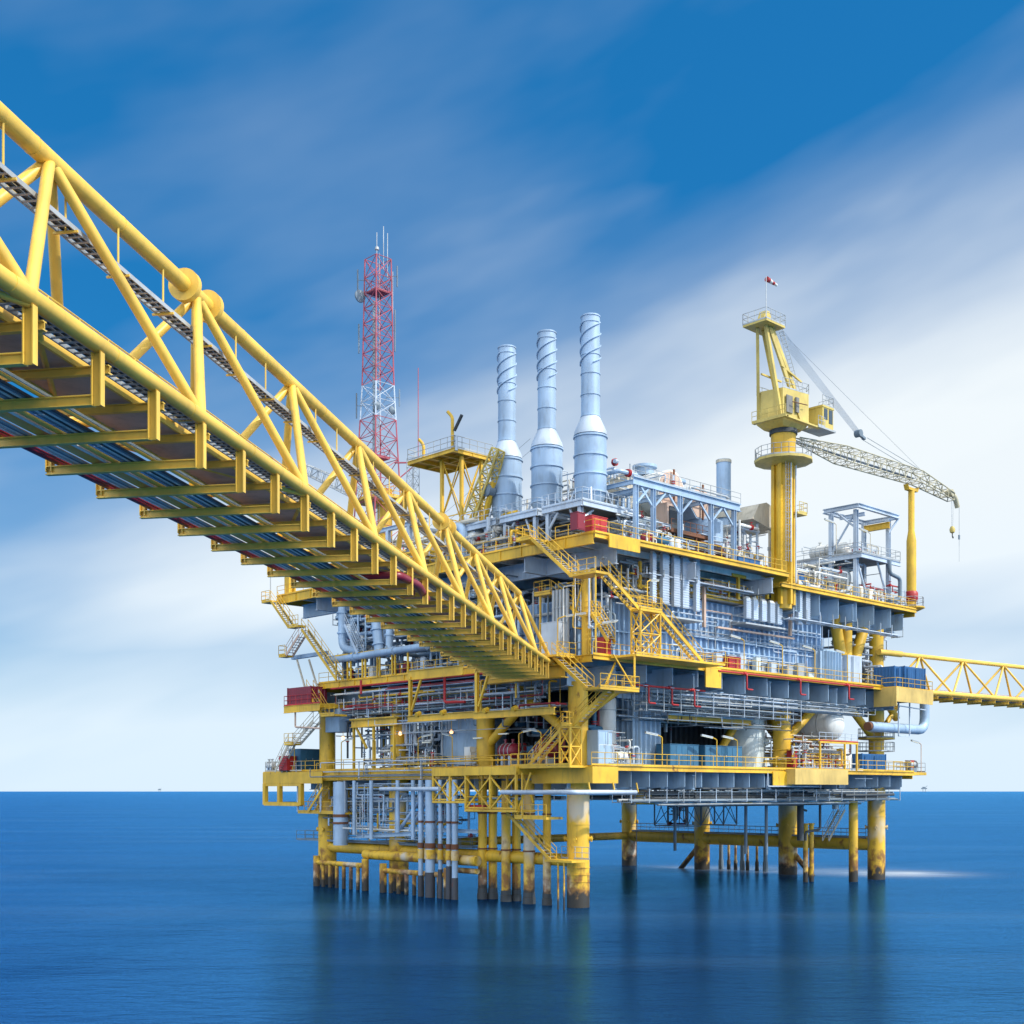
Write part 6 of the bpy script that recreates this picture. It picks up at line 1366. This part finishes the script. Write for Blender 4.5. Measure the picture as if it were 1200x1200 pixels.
# grey cages hanging between the far legs
for i, (pa, pb, ya, yb, u) in enumerate(((767, 806, 935, 967, 38), (822, 848, 935, 966, 38))):
    va, vb = Vat(pa, u), Vat(pb, u); za, zb_ = ZL-1.8, Zat(yb, u, va); t = thing('hanging_cage', '%s grey braced cage hanging between the far legs' % ('left', 'right')[i], 'cage', (u, va, zb_))
    xframe(t, u, u+2.5, vb, va, zb_, za, 1, 'slate', .05)
    MB().box(u, u+2.5, vb, va, zb_-.1, zb_).build('floor_plate', 'slate', t)
    v = (va+vb)/2
    if not i: pipework('dark pipes inside the left hanging cage', u+.3, u+2.2, vb+.3, va-.3, zb_+.1, za, 18, 106, ('slate', 'dark', 'maroon', 'galv'), (.05, .14), vert=.8)
u = 38; solo(MB().box(u-.2, u+3, Vat(905, u), Vat(770, u), 9.3, 9.42).rail([(u-.2, Vat(905, u), 9.42), (u-.2, Vat(770, u), 9.42)], 1.1, 1.3), 'under_walkway', 'slate', 'dark railed walkway hanging under the lowest deck between the far legs', 'walkway')
for i, px in enumerate((746, 791, 874, 898)):
    u, v = (30, Vat(px, 30))
    if i < 2 or True: solo(MB().tube((u, v, 0 if i < 1 else 3.4), (u, v, ZL-1.8), .04 if i < 1 else .17, 8), 'drop_pipe', 'slate', '%s thin dark drop pipe hanging between the far legs' % ('leftmost', 'second', 'third', 'rightmost')[i], 'pipe')
for i, (px, r) in enumerate(((751, 1.0), (868, .95), (972, 1.0))):
    u = Uat(px, 1.0); solo(MB().lathe((u, 1.0, 0), [(r, ZL-1.9), (r, ZL-3.0), (r*1.25, ZL-3.1), (r*1.25, ZL-3.35)][::-1], 22), 'sump_pot', 'yellow', '%s yellow pot hanging under the lowest deck' % ('left', 'middle', 'right')[i], 'pot', 'yellow pots hanging under the lowest deck')
t = thing('pump_riser', 'dark curved pump pipes dropping to the water right of centre', 'pipe', (Uat(940, 1), 1, 5))
for pts, r in (([(938, 928), (938, 985)], .36), ([(938, 940), (948, 935), (948, 926)], .2), ([(961, 930), (961, 972), (944, 975), (944, 985)], .14), ([(937, 948), (945, 950)], .12)):
    MB().path([pv(x, y, 1.0) for x, y in pts], r, 10).build('pipe', 'dark', t)
u = Uat(979, 1); MB().tube((u, 1, ZL-2), (u, 1, 8.0), .36, 14).build('short_pipe', 'galv', t)
t = thing('far_stair', 'thin beige stair under the lowest deck left of the rightmost leg', 'staircase', (Uat(978, 2), 2, 5))
flight(t, pv(990, 948, 2), pv(971, 984, 2), (0, 1, 0), .8, 'beige')
solo(MB().path([pv(990, 932, -3), pv(1047, 931, -3)], .16, 10), 'dark_header', 'dark', 'dark horizontal pipe end under the right tip of the lowest deck', 'pipe')

# ------------------------------------------------------------ more of the dense small equipment
rz = random.Random(5)
for i in range(9):
    px = (838, 852, 866, 884, 902, 921, 934, 946, 957)[i]; u = Uat(px, -.2)
    cabinet('%s of the grey junction boxes along the foot of the blue wall' % ('first', 'second', 'third', 'fourth', 'fifth', 'sixth', 'seventh', 'eighth', 'last')[i], (u, -.45, ZM), rz.uniform(.5, 1.3), .5, rz.uniform(.9, 2.1), rz.choice(('pale_steel', 'galv', 'white', 'tank')), 'junction_box', 'box', 'junction boxes along the foot of the blue wall')
rack('thin conduits running along the middle of the blue wall', 'u', 9, 38, -.2, 24.9, 1, 3, 201, ('galv', 'pale_steel', 'brown'), (.03, .06), w_=.3)
pipework('thin vertical conduits dropping down the face of the blue wall', 9, 39, -.35, -.1, ZM+.2, 28.2, 34, 202, ('galv', 'pale_steel', 'brown', 'silver'), (.03, .08), vert=.7, flanges=False, sides=6)
pipework('yellow and grey steelwork and pipes over the blue wall left of the crane', 12, 27, -1, .2, 28.5, ZT-1, 40, 203, ('yellow', 'white', 'galv', 'beige', 'pale_steel'), (.05, .14), vert=.4)
pipework('pipes in the gap between the corner room and the tall radiators', 3, 11, -1.6, .2, 26.5, ZT-1, 40, 204, ('galv', 'pale_steel', 'white', 'slate', 'yellow'), (.04, .13), vert=.45)
pipework('white pipes around the near stack support on the top deck', 4, 12, -1.2, 2, ZT+.2, ZT+3.2, 34, 205, ('white', 'pale_steel', 'galv', 'beige'), (.05, .14), vert=.5)
pipework('piping heaped behind the top rail under the blue duct frame', 9, 22, -1.4, 0, ZT+.2, ZT+2.8, 44, 206, ('galv', 'white', 'slate', 'rust', 'pale_steel'), (.04, .11), vert=.5)
pipework('pipes and vents standing above the blue duct frame', 7, 22, 0, 6, zf+.5, zf+2.6, 26, 207, ('pale_steel', 'galv', 'silver', 'white'), (.05, .12), vert=.6)
pipework('white piping on the roof edge right of the crane column', 30, 41, -1.8, 1, ZT-.6, ZT+2.2, 44, 208, ('white', 'pale_steel', 'beige', 'galv'), (.05, .13), vert=.5)
pipework('white piping at the foot of the tall yellow boom rest', 45, 53, -2, 1, ZT-.6, ZT+1.6, 30, 209, ('white', 'pale_steel', 'beige', 'red'), (.04, .1), vert=.5)
pipework('clutter of pipes behind the stacks on the top deck', 7.5, 10.5, 2, 16, ZT+.5, ZT+8.5, 50, 210, ('pale_steel', 'galv', 'silver', 'beige'), (.05, .16), vert=.55)
pipework('pale pipes along the left rail of the top deck by the vent tower', -1, 2, Vat(610, 0), Vat(520, 0), ZT+.2, ZT+2.6, 50, 211, ('white', 'pale_steel', 'beige', 'galv', 'yellow'), (.05, .16), vert=.45)
pipework('small pipes hung on the left edge beam of the lowest deck', -2.4, -2.0, 6, 42, ZL-1.0, ZL+.9, 26, 212, ('yellow', 'pale_steel', 'slate', 'yellow'), (.03, .07), vert=.5, flanges=False, sides=6)
pipework('small pipes hung on the right edge beam of the lowest deck', 5, 48, -3.75, -3.5, ZL-1.9, ZL-.2, 7, 213, ('pale_steel', 'slate', 'galv'), (.03, .07), vert=.5, flanges=False, sides=6)
pipework('yellow braces and pipes crossing under the bridge landing', -3, 1, 0, 11, ZM-4.5, ZM-1.2, 30, 214, ('yellow', 'pale_steel', 'maroon', 'slate'), (.05, .14), vert=.5)
pipework('pipes and steelwork crowded behind the outer staircase', -1.4, 1.2, -2.8, .8, ZM+.2, 30.5, 14, 215, ('pale_steel', 'galv', 'yellow', 'white'), (.04, .1), vert=.6)
pipework('blue grey pipes dropping to the brace at the left legs', -1.5, 1, 14, 36, 4.8, ZL-1.4, 34, 216, ('silver', 'slate', 'pale_steel', 'yellow'), (.05, .14), vert=.65)
rack('pipe rack along the inner face of the left upper storey', 'v', 10, 36, -1.0, ZM+2.6, 1, 4, 217, ('silver', 'pale_steel', 'white'), (.06, .14), w_=.8)
for i, px in enumerate((757, 772, 787)):
    u = Uat(px, -1.5); skid('%s small white skid from the left behind the top rail below the duct frame' % ('first', 'second', 'third')[i], u, -2.0, ZT, 2.8, 1.0, 220+i, 1.3)
vessel('white drum on the lowest deck between the domed vessel and the rail', (Uat(992, -1), .2, ZL+1.5), .7, 3.0, 'u', 'white', z0=ZL)

pipework('thin pale pipes hanging below the left deck edge beside the risers', -2.6, 0, 15, 34, 5.2, ZL-1.2, 40, 230, ('silver', 'pale_steel', 'white', 'blue_grey'), (.03, .10), vert=.75, flanges=False)
pipework('conduits and small frames in front of the left girder of the middle deck', -1.7, -.4, 8, 35, ZM-3.6, ZM-.8, 60, 231, ('pale_steel', 'silver', 'white', 'galv', 'yellow', 'red'), (.03, .10), vert=.55)
pipework('grey conduits in front of the brackets of the middle deck', 5, 44, -3.1, -2.0, ZM-3.4, ZM-2.3, 40, 232, ('slate', 'galv', 'pale_steel'), (.03, .07), vert=.4, flanges=False, sides=6)
pipework('yellow access steelwork on the left edge of the top deck above the bridge', -1.6, 2, Vat(520, 0), Vat(400, 0), ZT+.1, ZT+3.2, 50, 233, ('yellow', 'white', 'pale_steel', 'yellow', 'beige'), (.05, .15), vert=.5)
pipework('pipes hanging under the left edge of the top deck behind the bridge', -1.2, 3, Vat(600, 0), Vat(400, 0), ZT-4.5, ZT-1.2, 60, 234, ('silver', 'pale_steel', 'slate', 'galv'), (.05, .16), vert=.45)
for i, px in enumerate((452, 500, 545)):
    v = Vat(px, -1.6); skid('%s small pump skid from the left at the lowest rail of the left face' % ('first', 'second', 'third')[i], -.2, v, ZL, 2.6, 2.2, 240+i, 2.0, ('white', 'pale_steel', 'galv', 'red'))

# ------------------------------------------------------------ lamps
names = ('first', 'second', 'third', 'fourth', 'fifth', 'sixth', 'seventh', 'eighth')
for i, px in enumerate((872, 917, 955, 993)): lamp('%s gooseneck lamp from the left on the right rail of the middle deck' % names[i], Uat(px, -3.3), -3.3, ZM, 2.9, -1.0, .2)
for i, px in enumerate((776, 840, 864)): lamp('%s gooseneck lamp from the left on the right rail of the lowest deck' % names[i], Uat(px, -3.3), -3.3, ZL, 2.6, -1.1, .2)
for i, px in enumerate((634, 608, 530, 490, 440, 400, 345)): lamp('%s gooseneck lamp from the near corner on the left rail of the lowest deck' % names[i], -1.8, Vat(px, -1.8), ZL, 2.9, .2, -1.0 if i % 2 else 1.0)
lamp('lamp at the right tip of the lowest deck', 54.3, -2.8, ZL, 3.2, -1.3, 0, 'brown')
lamp('lamp on the bridge landing at the near corner', -1.6, .9, ZM, 3.4, .8, -1.2)
lamp('second lamp on the bridge landing behind the first', -.6, -2.6, ZM, 2.6, .9, -.6)
lamp('lamp on the middle landing of the outer staircase', 2.2, -5.9, 25.3, 2.3, 1.2, .3)
for i, px in enumerate((955, 980, 1020)): lamp('%s lamp from the left on the process frame floor' % names[i], Uat(px, -1), -1, WZ if i else ZT-.8, 2.6, -1.0, .2, 'beige')
for i, (px, py, u) in enumerate(((567, 806, -1), (620, 806, -1), (500, 870, -1), (560, 865, -1), (590, 860, -1))):
    p = pu(px, py, u); solo(MB().bar((p[0], p[1]-.6, p[2]), (p[0], p[1]+.6, p[2]), .2, .12), 'strip_light', 'diffuser', '%s strip light hanging under the middle deck on the left face' % names[i], 'lamp', 'strip lights under the middle deck')
cabinet('red cabinet on the middle deck near the inner staircase', (Uat(708, -2.4), -2.4, ZM), .9, .8, 1.6, 'red', 'fire_cabinet')
cabinet('long red box on the right rail of the middle deck', (Uat(858, -2.9), -2.9, ZM), 1.9, .6, 1.2, 'red', 'fire_cabinet')
cabinet('pale cabinet on the middle deck beside the bridge landing', (-.6, 2.2, ZM), 1.4, 2.0, 3.2, 'pale_steel')

# ------------------------------------------------------------ far away on the horizon
for px, D, s_, nm in ((1083, 9000, 1.0, 'tiny distant platform on the horizon at the right'), (187, 12000, .8, 'tiny distant platform on the horizon at the left')):
    x = (px-600)/F*D; fr = Frame(x, D, 0); t = thing('distant_platform', nm, 'platform', (0, 0, 0), fr=fr)
    m = MB(fr)
    for a_ in (-9, 9): m.tube((a_*s_, 0, -2), (a_*s_, 0, 25*s_), 1.5*s_, 8)
    m.build('leg', 'slate', t)
    MB(fr).box(-18*s_, 18*s_, -10, 10, 24*s_, 32*s_).box(-10*s_, 8*s_, -8, 8, 32*s_, 40*s_).build('topside', 'slate', t)
    MB(fr).bar((8*s_, 0, 36*s_), (24*s_, 0, 48*s_), 2, 2).build('flare_boom', 'slate', t)
